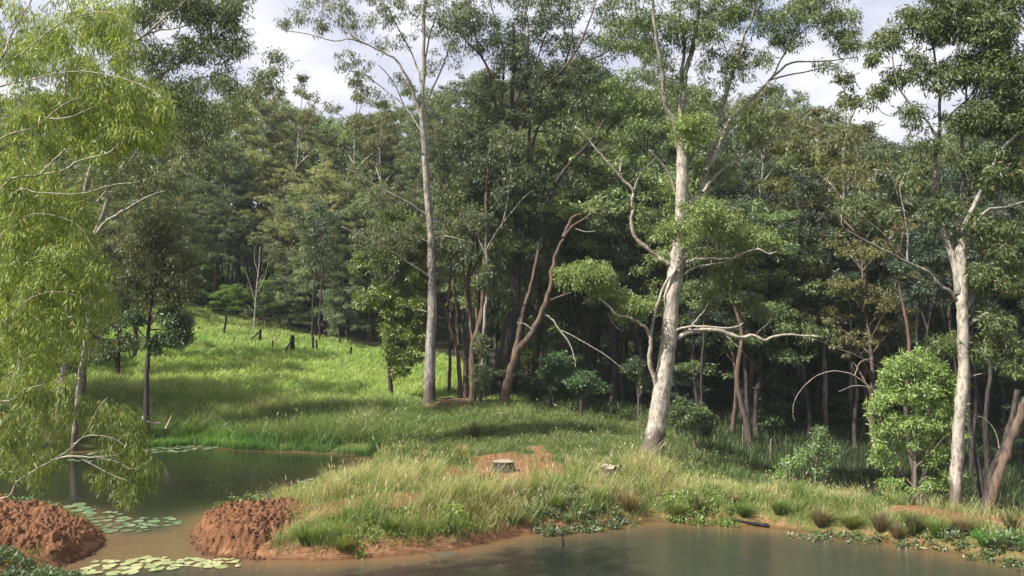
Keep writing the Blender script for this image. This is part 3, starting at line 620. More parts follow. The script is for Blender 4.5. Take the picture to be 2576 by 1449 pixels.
t.pads([(1010,590,75,40,22,-.5),(930,600,55,35,13,.5),(960,670,60,35,12,.5),(1130,610,50,35,12),(900,450,50,25,8),(970,520,60,35,10),(1100,500,45,45,7,1),(1120,690,50,40,8,1),(960,740,45,30,8,1)], .42)
t.twig(.005, .008)
t.leaf(50, .19, .044, droop=1.1, **G_OLIVE, yellow=.03)

# bright broad-leafed tree left of the slender gum
t = Tree('yellow_green_tree', 'bright yellow-green leafy tree with low branches, left of the slender pale gum', 41, 975, 950, M_DARK)
t.limb([(985,955),(975,850),(985,760),(1000,680),(990,600),(1000,540)], 12, 4, 'trunk', sides=6)
for pts in ([(978,860),(1010,870),(1035,890),(1030,930)], [(975,850),(1020,820),(1060,790)], [(985,760),(940,720),(915,690)], [(1000,690),(1040,650),(1060,620)]): t.limb(pts, 5, 2, sides=5)
t.pads([(930,665,45,35,26),(985,640,55,35,28),(1040,690,45,40,24),(960,740,55,35,26),(1020,780,55,45,32),(985,850,28,50,16),(1040,850,40,35,18),(1000,920,25,28,10),(920,760,30,25,9),(1000,560,50,40,22),(1050,590,40,35,14),(1055,760,30,30,10),(1020,900,45,14,8)], .36)
t.twig(.005, .008, every=2)
t.leaf(75, .19, .062, droop=.5, cA=(.09, .14, .028), cB=(.22, .26, .055), clvar=.6, mat=M_LEAFG)

# F: row of trunks
for (nm, lb, u, v, d, bark, trunk, w0, w1, limbs, pads_, pal) in (
 ('dark_trunked_gum', 'leftmost dark trunk of the row, forking to the left above the bark litter', 1158, 998, 41, M_BROWN, [(1160,998),(1154,925),(1146,865),(1123,790),(1103,755),(1085,700),(1075,640)], 13, 5,
  [([(1152,870),(1148,780),(1143,725),(1150,640),(1158,560),(1150,480)], 9, 4, .1)], [(1150,470,70,50,18),(1090,620,50,40,10),(1180,560,60,40,12)], G_OLIVE),
 ('dark_trunked_gum', 'second dark trunk of the row, straight and close beside the leftmost one', 1172, 1000, 41.5, M_BROWN, [(1171,1000),(1173,900),(1181,800),(1178,700),(1190,600),(1180,500),(1190,400),(1200,330)], 15, 5,
  [([(1181,700),(1210,640),(1240,600)], 5, 2, .2)], [(1200,330,80,50,20),(1160,390,60,40,14),(1250,560,60,50,14),(1210,450,60,40,12)], G_DARK),
 ('dark_trunked_gum', 'third dark trunk of the row, curving to the right high up', 1188, 1012, 40, M_BROWN, [(1187,1012),(1191,950),(1188,875),(1203,825),(1213,775),(1215,690),(1225,600),(1222,500),(1230,420)], 19, 6,
  [([(1190,880),(1182,800),(1172,740),(1165,650)], 9, 4, .2)], [(1230,420,70,50,20),(1170,640,40,40,8),(1270,480,60,40,14)], G_DARK),
 ('vine_clad_gum', 'thin pale trunk wrapped in climbing leaves, between the dark trunks and the orange leaning one', 1208, 1019, 39.5, M_GUM2, [(1208,1019),(1211,950),(1216,850),(1221,775),(1226,700),(1222,620),(1224,560)], 11, 5,
  [([(1222,630),(1245,590),(1264,560),(1280,490),(1285,430),(1275,370)], 6, 2.5, -.1), ([(1262,565),(1290,530),(1320,495),(1340,480)], 4, 2, -.2), ([(1222,640),(1200,590),(1195,540)], 4, 2, .1)],
  [(1211,950,13,40,12),(1214,870,14,35,8),(1225,700,30,40,8),(1310,440,50,35,12),(1275,360,50,40,14),(1200,550,40,30,8)], G_OLIVE)):
    t = Tree(nm, lb, d, u, v, bark); t.limb(trunk, w0, w1, 'trunk', sides=9, flare=.2)
    for p_, a_, b_, s_ in limbs: t.limb(p_, a_, b_, slope=s_, sides=6)
    t.pads(pads_, .40, dens=2.0); t.twig(.006, .008, every=2); t.leaf(60, .2, .055, droop=.8, **pal)

# more stems of the centre clump
for (lb, u, v, d, bark, trunk, w0, w1, pads_) in (
 ('slim brown stem standing just behind the slender pale gum', 1128, 1000, 43, M_BROWN, [(1128,1000),(1132,900),(1128,780),(1135,650),(1120,520),(1130,400)], 9, 4, [(1130,400,50,45,12),(1110,500,45,40,10),(1150,610,40,40,8)]),
 ('slim dark stem between the second and third trunks of the row', 1198, 1002, 44, M_DARK, [(1198,1002),(1200,880),(1206,740),(1200,600),(1212,450),(1205,300),(1215,220)], 10, 4, [(1215,230,55,45,14),(1190,330,45,40,10),(1230,520,40,40,8),(1180,720,35,40,6)]),
 ('straight dark stem left of the massive forking gum', 1222, 1008, 43.5, M_DARK, [(1222,1008),(1228,900),(1240,760),(1246,600),(1250,430),(1262,300)], 10, 4, [(1262,310,50,45,12),(1240,420,45,40,10),(1260,720,40,50,8)]),
 ('dark stem right of the leaning dead tree base', 1300, 1012, 42.5, M_DARK, [(1300,1012),(1304,900),(1330,760),(1345,620),(1350,480),(1372,380)], 13, 4, [(1372,390,55,45,12),(1340,500,50,45,12),(1400,450,45,40,8),(1320,690,40,40,6)]),
 ('thick dark trunk in the shade behind the small layered tree', 1352, 1010, 45, M_DARK, [(1352,1010),(1350,900),(1358,760),(1352,600),(1370,450)], 18, 8, [(1370,460,60,50,12),(1400,560,50,40,10),(1330,620,45,40,8)]),
 ('thick dark trunk in the shade left of the dark low bush', 1542, 1045, 44, M_DARK, [(1542,1045),(1545,900),(1540,760),(1550,600)], 20, 10, [(1550,610,60,50,14),(1500,690,50,40,10)])):
    t = Tree('dark_trunked_gum', lb, d, u, v, bark); t.limb(trunk, w0, w1, 'trunk', sides=8, flare=.2); t.pads(pads_, .42, dens=2.0); t.twig(.006, .008, every=2)
    t.leaf(52, .2, .05, droop=.9, cA=(.045, .066, .036), cB=(.125, .155, .08))

# big dark multi-stemmed tree with reddish upper trunks
t = Tree('dark_forking_gum', 'massive dark gum forking low into many dark and reddish limbs, behind the orange leaning trunk', 42, 1238, 1012, M_DARK, M_BROWN)
t.limb([(1236,1014),(1253,950),(1273,875),(1290,800),(1298,700),(1303,500),(1298,350),(1288,250),(1293,170),(1290,60)], 36, 7, 'trunk', sides=12, flare=.3)
for pts, w0, w1, s_, m_ in (([(1292,800),(1318,765),(1335,720),(1351,640),(1372,595),(1360,570),(1370,540),(1388,480),(1423,425),(1463,380),(1498,340),(1520,300)], 20, 6, -.1, M_DARK),
    ([(1300,420),(1275,330),(1248,265),(1228,175),(1208,140),(1178,110),(1148,75),(1118,50)], 13, 3, 0, M_BROWN), ([(1298,380),(1268,300),(1263,240),(1268,140),(1248,60),(1228,-20)], 10, 3, .2, M_BROWN),
    ([(1300,330),(1298,300),(1338,250),(1388,200),(1418,170),(1448,130),(1480,60),(1500,0)], 10, 3, -.2, M_ORANGE), ([(1310,560),(1333,400),(1358,310),(1380,292),(1400,240)], 16, 5, .1, M_ORANGE),
    ([(1305,600),(1325,480),(1330,380),(1332,300),(1325,200),(1330,100),(1320,0)], 12, 3, .3, M_ORANGE), ([(1360,560),(1420,560),(1470,500),(1560,460)], 7, 2, .3, M_DARK), ([(1440,400),(1510,440),(1580,420)], 6, 2, .2, M_DARK),
    ([(1345,680),(1330,600),(1310,540),(1320,460)], 9, 3, .3, M_BROWN), ([(1400,200),(1460,160),(1530,130),(1600,80)], 5, 2, .2, M_DARK), ([(1420,170),(1440,90),(1430,20)], 5, 2, 0, M_DARK), ([(1210,140),(1190,60),(1180,0)], 5, 2, .2, M_BROWN),
    ([(1390,470),(1450,500),(1520,490),(1610,440),(1680,430)], 5, 2, .6, M_DARK), ([(1300,250),(1350,150),(1380,60),(1390,-20)], 6, 2, .1, M_BROWN), ([(1340,330),(1400,330),(1480,330)], 5, 2, 0, M_DARK)):
    t.limb(pts, w0, w1, slope=s_, sides=7, mat=m_)
t.pads([(1130,60,40,30,8),(1210,60,50,50,14),(1260,120,50,50,14),(1330,60,50,50,14),(1300,170,60,50,18),(1230,220,50,40,12),(1350,200,60,50,20),(1420,90,60,50,16),(1430,180,60,40,18),(1490,200,60,35,16),(1500,120,60,50,12),(1560,110,60,40,10),
        (1240,340,60,45,18),(1310,280,60,40,14),(1380,260,60,35,14),(1260,420,50,45,14),(1330,560,50,50,14),(1420,330,60,40,16),(1250,650,60,50,14),(1320,640,50,50,10),(1420,470,50,40,10),(1200,480,50,50,12),(1290,-10,120,30,20),(1470,20,80,40,14),
        (1500,560,60,40,10),(1560,470,60,40,10),(1280,740,40,50,8),(1610,60,50,50,12),(1180,20,60,40,12),(1180,110,50,45,10),(1390,20,60,45,16),(1330,130,60,40,14),(1550,30,60,45,12),(1450,260,60,40,14),(1220,290,50,40,10),(1640,130,40,40,6),(1290,100,50,40,12)], .44)
t.twig(.006, .008); t.leaf(58, .21, .055, droop=.7, cA=(.045, .07, .036), cB=(.12, .155, .075))

t = Tree('peeling_leaning_tree', 'leaning dead tree with orange-brown peeling bark and two broken-off tops', 39.5, 1266, 1022, M_ORANGE)
t.limb([(1266,1022),(1280,950),(1300,885),(1332,845),(1360,795),(1380,725),(1397,645),(1418,598),(1450,562),(1523,520)], 25, 3.5, 'trunk', sides=12, flare=.3, wob=.03)
t.limb([(1290,905),(1303,855),(1318,775),(1336,720),(1351,640),(1362,600)], 14, 6, mat=M_BROWN, slope=.1)
t.limb([(1418,598),(1430,565),(1440,548),(1463,538)], 13, 6, slope=.2)
t.limb([(1366,790),(1385,800),(1408,830),(1433,865),(1445,900),(1448,925)], 5, 2.5, mat=M_LIMB, slope=-.2)
t.limb([(1406,828),(1458,855),(1523,893),(1568,930)], 3.5, 1.3, mat=M_LIMB, slope=-.2)
t.limb([(1385,755),(1410,745),(1440,735)], 7, 3); t.limb([(1345,835),(1320,815),(1300,812)], 5, 2, mat=M_LIMB)
t.limb([(1445,575),(1475,583),(1500,580)], 4, 1.5, mat=M_LIMB)

for (nm, lb, u, v, d, bark, trunk, w0, w1, limbs, pads_, leafk) in (
 ('small_layered_tree', 'small tree with one flat leaf tier just right of the leaning dead tree', 1385, 1012, 40, M_DARK, [(1388,1012),(1385,960),(1395,920),(1400,895)], 8, 4, [([(1383,985),(1370,950),(1365,930)], 4, 2, .1)],
  [(1400,905,42,20,22),(1430,935,28,16,10),(1375,935,22,16,8)], dict(cA=(.04, .09, .03), cB=(.09, .16, .05), droop=.1, flat=.45)),
 ('small_layered_tree', 'small tree with a wide flat leaf tier on a thick dark stem', 1460, 1030, 38, M_DARK, [(1462,1032),(1465,990),(1470,960)], 13, 5, [([(1480,985),(1500,1010),(1520,1040)], 3, 1.5, 0), ([(1510,985),(1550,1020),(1535,1050)], 3, 1.5, .1)],
  [(1470,955,50,20,26),(1500,975,30,14,9),(1440,970,28,14,8)], dict(cA=(.04, .09, .03), cB=(.09, .16, .05), droop=.1, flat=.45)),
 ('rounded_bush', 'rounded olive bush just right of the large pale gum trunk', 1745, 1115, 33, M_TWIG, [(1745,1118),(1748,1080),(1740,1050)], 6, 3, [([(1746,1100),(1780,1060)], 3, 1.5, .1), ([(1745,1095),(1715,1050)], 3, 1.5, 0)],
  [(1740,1050,58,34,40),(1710,1025,30,22,12),(1780,1070,30,26,12)], dict(cA=(.05, .085, .025), cB=(.12, .155, .05), droop=.2)),
 ('rounded_bush', 'dark low bush in the shade left of the large pale gum trunk', 1620, 1010, 36, M_TWIG, [(1605,1050),(1605,1000),(1600,960)], 5, 2, [([(1605,1000),(1625,960)], 3, 1.5, 0)], [(1600,930,35,30,12),(1625,960,22,22,6)], dict(cA=(.035, .06, .025), cB=(.07, .1, .04), droop=.3)),
 ('sapling', 'narrow sapling with a pointed top standing in the shade right of the pale gum', 2052, 1240, 24.5, M_TWIG, [(2046,1243),(2052,1180),(2060,1110),(2062,1075)], 6, 2.5, [([(2052,1160),(2085,1135)], 3, 1.5, -.1), ([(2050,1180),(2020,1150)], 3, 1.5, .1), ([(2058,1110),(2082,1085)], 2, 1, 0)],
  [(2062,1085,14,24,18),(2092,1135,18,20,13),(2045,1135,22,22,15),(2018,1142,16,16,9),(2056,1185,16,14,6),(2082,1165,24,10,7),(2064,1115,18,16,10)], dict(cA=(.10, .16, .06), cB=(.22, .31, .12), droop=.5)),
 ('sapling', 'small leafy sapling bending left at the back of the dam bank', 1972, 1240, 22.9, M_TWIG, [(1985,1243),(1978,1215),(1975,1185),(1995,1160),(2010,1150)], 4, 2, [([(1978,1220),(1958,1200)], 2, 1, 0)],
  [(1968,1190,20,16,11),(1956,1212,14,16,7),(1985,1165,22,14,10),(1975,1228,26,12,9),(2005,1155,14,10,5)], dict(cA=(.12, .2, .06), cB=(.26, .37, .12), droop=.3))):
    t = Tree(nm, lb, d, u, v, bark, cat='bush' if 'bush' in nm else 'tree' if 'tree' in nm else 'sapling'); t.limb(trunk, w0, w1, 'trunk', sides=7)
    for p_, a_, b_, s_ in limbs: t.limb(p_, a_, b_, slope=s_, sides=5)
    f_ = d / 30; t.pads(pads_, .17 * f_ + .03, dens=1.1 if nm == 'sapling' else 1.7); t.twig(.004, .007); t.leaf(26 if nm == 'sapling' else 62, .12 * f_, .04 * f_, mat=M_LEAFG, **leafk)

# R: bright bushy tree on the right
t = Tree('bushy_green_tree', 'bushy bright green tree left of the right-hand pale gum trunk', 22.6, 2302, 1258, M_TWIG, M_TWIG)
t.limb([(2300,1262),(2302,1190),(2300,1100),(2308,1020),(2300,960),(2310,915)], 10, 3, 'trunk', sides=7)
for pts in ([(2301,1200),(2318,1140),(2328,1070),(2330,1000)], [(2302,1160),(2260,1110),(2230,1070)], [(2300,1180),(2350,1130),(2375,1100),(2392,1088)], [(2302,1120),(2275,1060),(2250,1000)], [(2318,1140),(2360,1080),(2390,1020)],
            [(2300,1225),(2255,1180),(2230,1160)], [(2301,1220),(2345,1190),(2380,1180)], [(2308,1020),(2270,960),(2240,920)], [(2308,1020),(2350,970),(2380,930)]): t.limb(pts, 5, 2, sides=5, slope=random.uniform(-.4, .4))
t.pads([(2310,905,44,30,36),(2255,930,45,32,42),(2350,935,45,32,42),(2400,970,34,34,28),(2250,990,50,38,46),(2320,990,60,42,56),(2390,1040,42,38,34),(2205,1020,28,28,17),(2270,1060,60,32,38),(2340,1070,55,34,36),(2225,1080,38,28,18),(2410,1090,30,26,13),
        (2215,1120,30,22,10),(2290,1120,50,22,14),(2370,1140,45,22,12),(2240,1170,34,18,9),(2340,1165,25,14,8),(2250,1215,40,22,11),(2345,1220,45,16,12),(2390,1195,26,20,7),(2200,1150,18,20,5),(2285,1235,60,10,8)], .17, dens=1.1)
t.twig(.004, .006, every=2); t.leaf(44, .11, .032, droop=.35, spread=.8, cA=(.14, .22, .065), cB=(.33, .44, .13), clvar=.5, mat=M_LEAFG)

# H: tall right-hand gum
t = Tree('pale_gum_tree', 'tall pale gum with white lower trunk rising right of the bushy green tree', 21.6, 2402, 1268, M_GUM, M_GUM2, M_PALETWIG)
t.limb([(2402,1270),(2406,1180),(2411,1105),(2421,975),(2424,875),(2422,800),(2419,725),(2417,650),(2417,600)], 28, 24, 'trunk', sides=12, flare=.30)
for pts, w0, w1, s_ in (([(2412,740),(2398,650),(2374,585),(2362,525),(2355,450),(2354,380),(2362,350),(2364,280),(2367,210),(2352,150),(2345,80)], 20, 4, .1), ([(2417,620),(2417,550),(2424,450),(2420,350),(2432,260),(2425,160)], 17, 4, .25),
    ([(2419,600),(2427,562),(2457,505),(2482,460),(2497,415),(2517,375),(2547,347),(2576,330),(2640,310)], 14, 6, -.15), ([(2419,650),(2427,615),(2442,580),(2482,530),(2527,520),(2590,505)], 9, 4, -.25),
    ([(2362,355),(2337,310),(2312,285),(2282,250),(2257,210),(2247,150),(2242,85)], 8, 2.5, -.1), ([(2410,755),(2385,730),(2362,715),(2337,685),(2282,660),(2217,625),(2157,595),(2122,572),(2116,540)], 10, 3, -.2),
    ([(2283,658),(2282,575),(2264,480),(2277,435)], 5.5, 2, -.1), ([(2280,655),(2242,610),(2207,575),(2157,535)], 5, 2, -.3), ([(2422,830),(2440,815),(2467,800),(2497,770),(2520,740),(2560,720)], 9, 3, .1),
    ([(2424,790),(2450,745),(2470,680),(2487,620),(2500,540),(2517,500),(2547,415),(2562,350),(2580,280)], 13, 5, .35), ([(2282,250),(2250,290),(2215,280),(2200,250)], 3.5, 1.5, -.3), ([(2360,330),(2400,280),(2450,230),(2480,150)], 6, 2, .2),
    ([(2355,450),(2330,440),(2310,450),(2290,430)], 3.5, 1.5, .1), ([(2520,510),(2545,560),(2550,600)], 4, 2, 0), ([(2365,230),(2390,170),(2410,100),(2400,20)], 5, 2, -.3), ([(2497,420),(2520,330),(2530,230),(2500,130),(2510,40)], 7, 3, .2), ([(2423,960),(2450,945),(2480,938)], 4, 1.5, -.1)):
    t.limb(pts, w0, w1, slope=s_, sides=7)
t.pads([(2480,60,90,70,70),(2400,40,70,45,36),(2340,70,60,50,24),(2290,40,50,30,12),(2245,95,30,25,9),(2520,180,75,80,60),(2440,170,60,50,28),(2250,190,30,22,7),(2215,230,26,18,6),(2300,170,40,40,10),(2370,200,45,45,13),(2480,290,70,50,36),(2555,300,50,70,30),
        (2300,290,35,35,7),(2400,300,40,40,8),(2330,360,40,40,7),(2510,430,60,60,26),(2570,430,40,60,18),(2440,400,45,40,10),(2300,440,50,35,9),(2380,520,60,40,12),(2520,600,60,60,24),(2480,700,50,45,16),(2560,700,50,50,18),(2150,520,40,22,6),(2220,530,40,25,7),
        (2400,860,50,32,11,.4),(2520,820,50,50,15),(2560,900,50,50,13),(2470,880,40,30,7),(2450,560,50,40,10),(2560,-10,70,40,26),(2400,-20,100,30,26),(2210,110,25,20,4),(2200,150,22,18,4),(2630,200,60,160,34),(2640,600,60,160,24)], .30)
t.twig(.004, .007, every=2); t.leaf(64, .145, .036, droop=.8, cA=(.06, .09, .036), cB=(.15, .19, .07), yellow=.04)

# leaning pair bottom right
t = Tree('leaning_brown_tree', 'leaning brown trunk at the bottom right corner, lit along its upper side', 20.3, 2482, 1282, M_ORANGE)
t.limb([(2480,1285),(2512,1190),(2537,1125),(2567,1045),(2605,950),(2650,830)], 26, 16, 'trunk', sides=10, flare=.2)
t.limb([(2545,1110),(2562,1085),(2585,1075)], 4, 1.5, sides=5)
t = Tree('leaning_dark_tree', 'darker leaning trunk just behind the brown leaning one in the bottom right corner', 21.3, 2472, 1275, M_DARK)
t.limb([(2468,1278),(2492,1200),(2517,1140),(2545,1060),(2560,980)], 22, 12, 'trunk', sides=9, flare=.2)
t.limb([(2517,1150),(2505,1090),(2480,1055),(2460,1047)], 3, 1.2, sides=5, mat=M_LIMB)
t = Tree('fallen_branch', 'bare arched dead branch hanging from the shade left of the bushy green tree', 24, 2230, 1000, M_LIMB, base=P(2230, 985, 24), cat='branch')
t.limb([(2225,985),(2190,975),(2150,945),(2100,933),(2055,945),(2020,975),(1998,1010),(1995,1045),(2000,1060)], 3, 1.3, 'stem', sides=5)
t.limb([(2150,945),(2165,910),(2200,900)], 2.5, 1, sides=4); t.limb([(2190,975),(2150,970),(2110,985)], 2.5, 1, sides=4)

# left-hand trees
t = Tree('slim_dark_tree', 'slim dark trunk with brownish foliage standing at the left shore beside the fallen log', 34.5, 370, 1095, M_DARK, M_BROWN)
t.limb([(370,1097),(369,975),(372,900),(374,825),(381,755),(392,690),(395,620),(400,560),(395,500)], 15, 4, 'trunk', sides=9, flare=.3)
for pts in ([(376,800),(365,740),(372,690),(360,640),(365,560)], [(376,820),(405,770),(420,700),(430,640)], [(374,830),(420,830),(450,850)], [(374,860),(340,820),(320,790)], [(392,690),(430,620),(445,560)]): t.limb(pts, 5, 2, sides=5, slope=random.uniform(-.3, .3))
t.pads([(400,560,60,50,34),(350,620,50,50,22),(440,640,50,50,26),(380,700,60,45,24),(320,700,40,40,12),(430,740,50,35,14),(460,700,35,40,10)], .42); nb = len(t.cl)
t.pads([(440,845,40,26,24),(400,870,30,25,11),(460,810,28,25,9),(330,810,35,30,10),(430,800,35,25,9)], .36)
t.twig(.005, .008, every=2); ca, cr_ = t.cl, t.clr
t.cl, t.clr = ca[:nb], cr_[:nb]; t.leaf(70, .16, .045, droop=.9, cA=(.06, .07, .028), cB=(.125, .13, .05))
t.cl, t.clr = ca[nb:], cr_[nb:]; t.leaf(70, .17, .055, droop=.6, cA=(.035, .065, .02), cB=(.09, .13, .035), mat=M_LEAFG)
t = Tree('slim_dark_tree', 'slim dark trunk further up the left bank, behind the drooping foliage', 43, 297, 905, M_DARK)
t.limb([(297,908),(300,850),(302,780),(305,700),(300,600),(310,520)], 14, 5, 'trunk', sides=8)
t.pads([(280,800,50,40,20),(330,760,40,40,14),(300,620,60,60,26),(310,520,60,50,24),(250,880,40,25,10),(260,700,50,50,16),(330,860,40,22,10)], .46); t.twig(.006, .008, every=3); t.leaf(60, .2, .06, **G_OLIVE)
t = Tree('pale_leaning_gum', 'pale gum leaning right across the left bank, its white limb crossing the dark foliage', 33, 192, 1024, M_GUM2, M_LIMB)
t.limb([(188,1026),(202,950),(215,880),(228,740),(236,640),(240,588),(262,530),(292,460),(310,415),(345,378),(392,354)], 15, 9, 'trunk', sides=9, flare=.3)
t.limb([(392,354),(440,338),(480,325),(540,312),(590,295)], 9, 3, sides=6); t.limb([(240,590),(262,562),(285,546),(322,524),(372,496),(420,478)], 9, 3, sides=6, slope=-.2)
t.limb([(440,338),(470,300),(500,285),(540,280)], 5, 2, sides=5); t.limb([(345,378),(380,320),(430,300),(480,296)], 5, 2, sides=5, slope=.3); t.limb([(450,332),(465,350),(475,370)], 3, 1.5, sides=5); t.limb([(420,310),(500,230),(600,225),(670,205)], 4, 1.5, sides=5, slope=.2)
t.pads([(400,450,60,40,18),(500,330,60,35,16),(560,280,60,35,16),(450,270,60,40,16),(360,400,50,40,12),(620,240,50,30,9),(680,200,45,35,9),(700,150,30,30,6),(300,480,50,40,10),(520,400,60,40,14)], .42)
t.twig(.005, .008); t.leaf(60, .18, .045, **G_OLIVE, yellow=.02)
t = Tree('high_crowned_gum', 'high gum whose pale upper limbs fan out against the sky in the upper left', 27, 150, 1000, M_GUM2, M_LIMB, base=P(150, 1045, 27))
t.limb([(150,1045),(165,800),(200,560),(240,380),(280,250),(310,170),(330,80),(340,-60)], 22, 6, 'trunk', sides=10)
for pts, w0, w1, s_ in (([(285,240),(312,125),(360,92),(415,45),(470,0),(500,-40)], 9, 4, -.2), ([(360,92),(400,76),(450,70),(530,45)], 5, 2, -.2), ([(262,300),(330,240),(420,180),(500,120),(560,60)], 8, 3, .1), ([(250,340),(350,290),(450,215),(540,190),(610,170)], 7, 2, .2), ([(200,560),(300,440),(380,330)], 7, 3, .3)):
    t.limb(pts, w0, w1, slope=s_, sides=6)
t.pads([(360,30,50,40,24),(430,20,50,40,24),(500,30,50,50,30),(570,40,40,50,24),(600,110,30,50,16),(540,120,55,45,26),(470,120,50,40,20),(400,150,50,45,24),(560,200,50,40,18),(480,230,60,45,24),(390,240,60,45,24),(340,320,60,50,22),(590,0,50,40,16),(430,310,60,40,18),(350,120,40,50,14),(450,-20,120,30,30),(260,420,60,60,16),(520,300,50,30,10)], .36)
t.twig(.005, .007, every=2); t.leaf(44, .16, .036, droop=1.0, cA=(.06, .085, .035), cB=(.15, .175, .07), yellow=.02)
t = Tree('dead_slender_tree', 'dead leafless slender tree at the top of the meadow', 60, 640, 842, M_LIMB)
t.limb([(640,845),(641,790),(645,730),(650,680),(655,620)], 5, 1.5, 'trunk', sides=6)
for pts in ([(643,760),(630,720),(618,680)], [(645,740),(665,700),(675,660)], [(650,690),(640,650),(642,620)], [(642,790),(625,770)], [(647,720),(662,690)]): t.limb(pts, 2.2, .9, sides=4)
for u, v, d, w, lb in ((785, 850, 60, 6, 'leftmost dark stem of the blue-green wattle thicket at the meadow edge'), (803, 852, 59.5, 5, 'slanting dark stem beside the blue-green wattle at the meadow edge'), (967, 888, 56, 6, 'thin dark tree at the right end of the meadow edge')):
    t = Tree('thin_dark_tree', lb, d, u, v, M_DARK); t.limb([(u, v), (u + 3, v - 90), (u + 8, v - 180), (u + 4, v - 300)], w, 3, 'trunk', sides=6)
    t.pads([(u + 5, v - 220, 50, 50, 14), (u, v - 300, 55, 45, 16)], .5); t.twig(.006, .008, every=3); t.leaf(60, .2, .07, **G_DARK)

# A: the foreground eucalypt on the left, hanging into the picture
t = Tree('drooping_foreground_gum', 'bright drooping gum foliage filling the left edge of the view', 12.5, -330, 1300, M_LIMB, M_LIMB, M_PALETWIG, base=(-10.2, 12.6, .9))
bx_, by_, bz_ = t.b
tp = np.array([(-10.2, 12.6, .7), (-10.0, 12.6, 2.5), (-9.8, 12.6, 4.5), (-9.5, 12.7, 6.5), (-9.0, 12.8, 8.5), (-8.3, 12.8, 10.5)])
t.limb(tp, .42, .16, 'trunk', world=True, sides=10)
def st(i): return t.px([(0, 0)])[0] * 0 + tp[i]
def glimb(i, pts, w0, w1, s_=0., dd=-1.25):
    p = t.px(pts, dd, s_); p = np.vstack([tp[i], (tp[i] + p[0]) / 2 + [0, 0, .1], p])
    t.limb(p, w0 / F * 9, w1 / F * 9, world=True, sides=7)
glimb(2, [(0,478),(50,446),(95,440),(135,405),(165,375)], 14, 5); t.limb([(95,440),(155,430),(200,405),(270,385),(300,360)], 6, 2.5, sides=5, dd=-1.2)
glimb(3, [(0,350),(75,325),(115,300),(150,270),(195,245)], 12, 3, -.1); t.limb([(118,298),(160,298),(190,290),(230,270)], 4, 2, sides=5, dd=-1.2)
glimb(2, [(25,492),(100,485),(200,487),(280,466),(350,458)], 7, 2, -.3); glimb(4, [(0,150),(25,95),(55,40),(85,-10),(110,-60)], 11, 4, .1)
glimb(3, [(0,300),(30,290),(70,240),(100,225)], 6, 2, -.2); glimb(1, [(0,1255),(40,1215),(70,1193),(130,1158),(175,1130),(215,1090),(245,1030),(270,1000)], 10, 2, -.1)
t.limb([(130,1158),(180,1148),(240,1150),(300,1145)], 5, 2, sides=5, dd=-1.2); t.limb([(205,1155),(245,1175),(280,1195),(325,1210)], 3.5, 1.5, sides=5, dd=-1.2); t.limb([(240,1150),(290,1160),(330,1180),(365,1165)], 3, 1.2, sides=5, dd=-1.2)
glimb(2, [(0,1008),(60,980),(115,965)], 6, 2, -.2); t.limb([(20,1000),(40,930),(50,880)], 3, 1.5, sides=5, dd=-1.2); t.limb([(180,1120),(225,1095),(290,1105),(320,1130)], 3, 1.2, sides=5, dd=-1.2)
glimb(4, [(60,130),(150,60),(250,30),(330,50)], 8, 3, -.1); glimb(4, [(80,200),(180,180),(280,190),(370,220),(410,250)], 8, 2.5, -.15); glimb(2, [(40,560),(120,540),(200,570),(240,640)], 7, 2.5, .1); glimb(1, [(20,800),(100,740),(180,740),(250,780)], 7, 2.5, .1)
strands = []
def hang(blobs):      # drooping strands: a chain of leaf sprays below each starting point
    for (u, v, ru, rv, n, ln) in blobs:
        for _ in range(n):
            a = R.random() * 6.28; q = R.random() ** .5
            uu = u + math.cos(a) * ru * q; vv = v + math.sin(a) * rv * q; dd = R.uniform(-1.3, 1.3); k = R.integers(2, 5)
            for j in range(k): strands.append(P(uu + R.normal() * 5 + j * 2, vv + j * ln / 4 + R.normal() * 4, 12.5 + dd))
hang([(60,60,110,80,42,60),(200,40,100,60,40,60),(290,60,45,80,24,60),(120,160,120,70,46,60),(260,170,90,50,34,70),(360,240,60,40,30,70),(400,280,35,50,16,60),(240,270,110,50,42,70),(100,270,100,50,36,60),(330,330,70,30,22,50),(40,360,80,50,20,60),(190,350,90,35,20,50),
      (270,390,40,20,5,40),(60,430,90,30,20,60),(60,500,90,40,28,60),(200,500,40,30,12,50),(150,660,90,60,30,60),(60,780,90,50,30,60),(20,700,60,200,30,60),(130,520,90,40,26,60),(40,600,90,60,40,60),(160,600,80,60,38,60),(220,660,50,50,22,60),(60,720,100,60,40,60),(200,740,75,60,34,60),(60,840,100,60,34,60),(180,840,60,50,20,60),(40,920,70,40,15,50),(120,930,70,40,12,60)])
t.pads_w(np.array(strands), .15)
hang_n = len(t.cl); strands = []
hang([(110,1000,60,30,12,50),(60,1060,60,40,12,50),(200,1030,60,30,13,50),(285,1040,45,30,17,60),(330,1060,30,40,15,60),(345,1140,30,30,14,60),(370,1170,18,25,8,50),(290,1120,50,30,13,50),(320,1190,35,20,10,50),(330,1230,40,14,7,40),(150,1130,50,30,8,40),(60,1150,50,30,9,40),(230,1190,40,15,4,40),(100,1190,40,15,5,40),(20,1120,30,50,9,50)])
t.pads_w(np.array(strands), .13)
t.twig(.003, .004, sag=.05, every=2)
a_, b_ = t.cl, t.clr
t.cl, t.clr = a_[:hang_n], b_[:hang_n]; t.leaf(34, .105, .015, droop=1.3, spread=.55, cA=(.075, .125, .035), cB=(.36, .41, .095), clvar=.6, yellow=.04)
t.cl, t.clr = a_[hang_n:], b_[hang_n:]; t.leaf(31, .105, .015, droop=1.4, spread=.5, cA=(.09, .13, .035), cB=(.21, .24, .06), clvar=.45, yellow=.04)
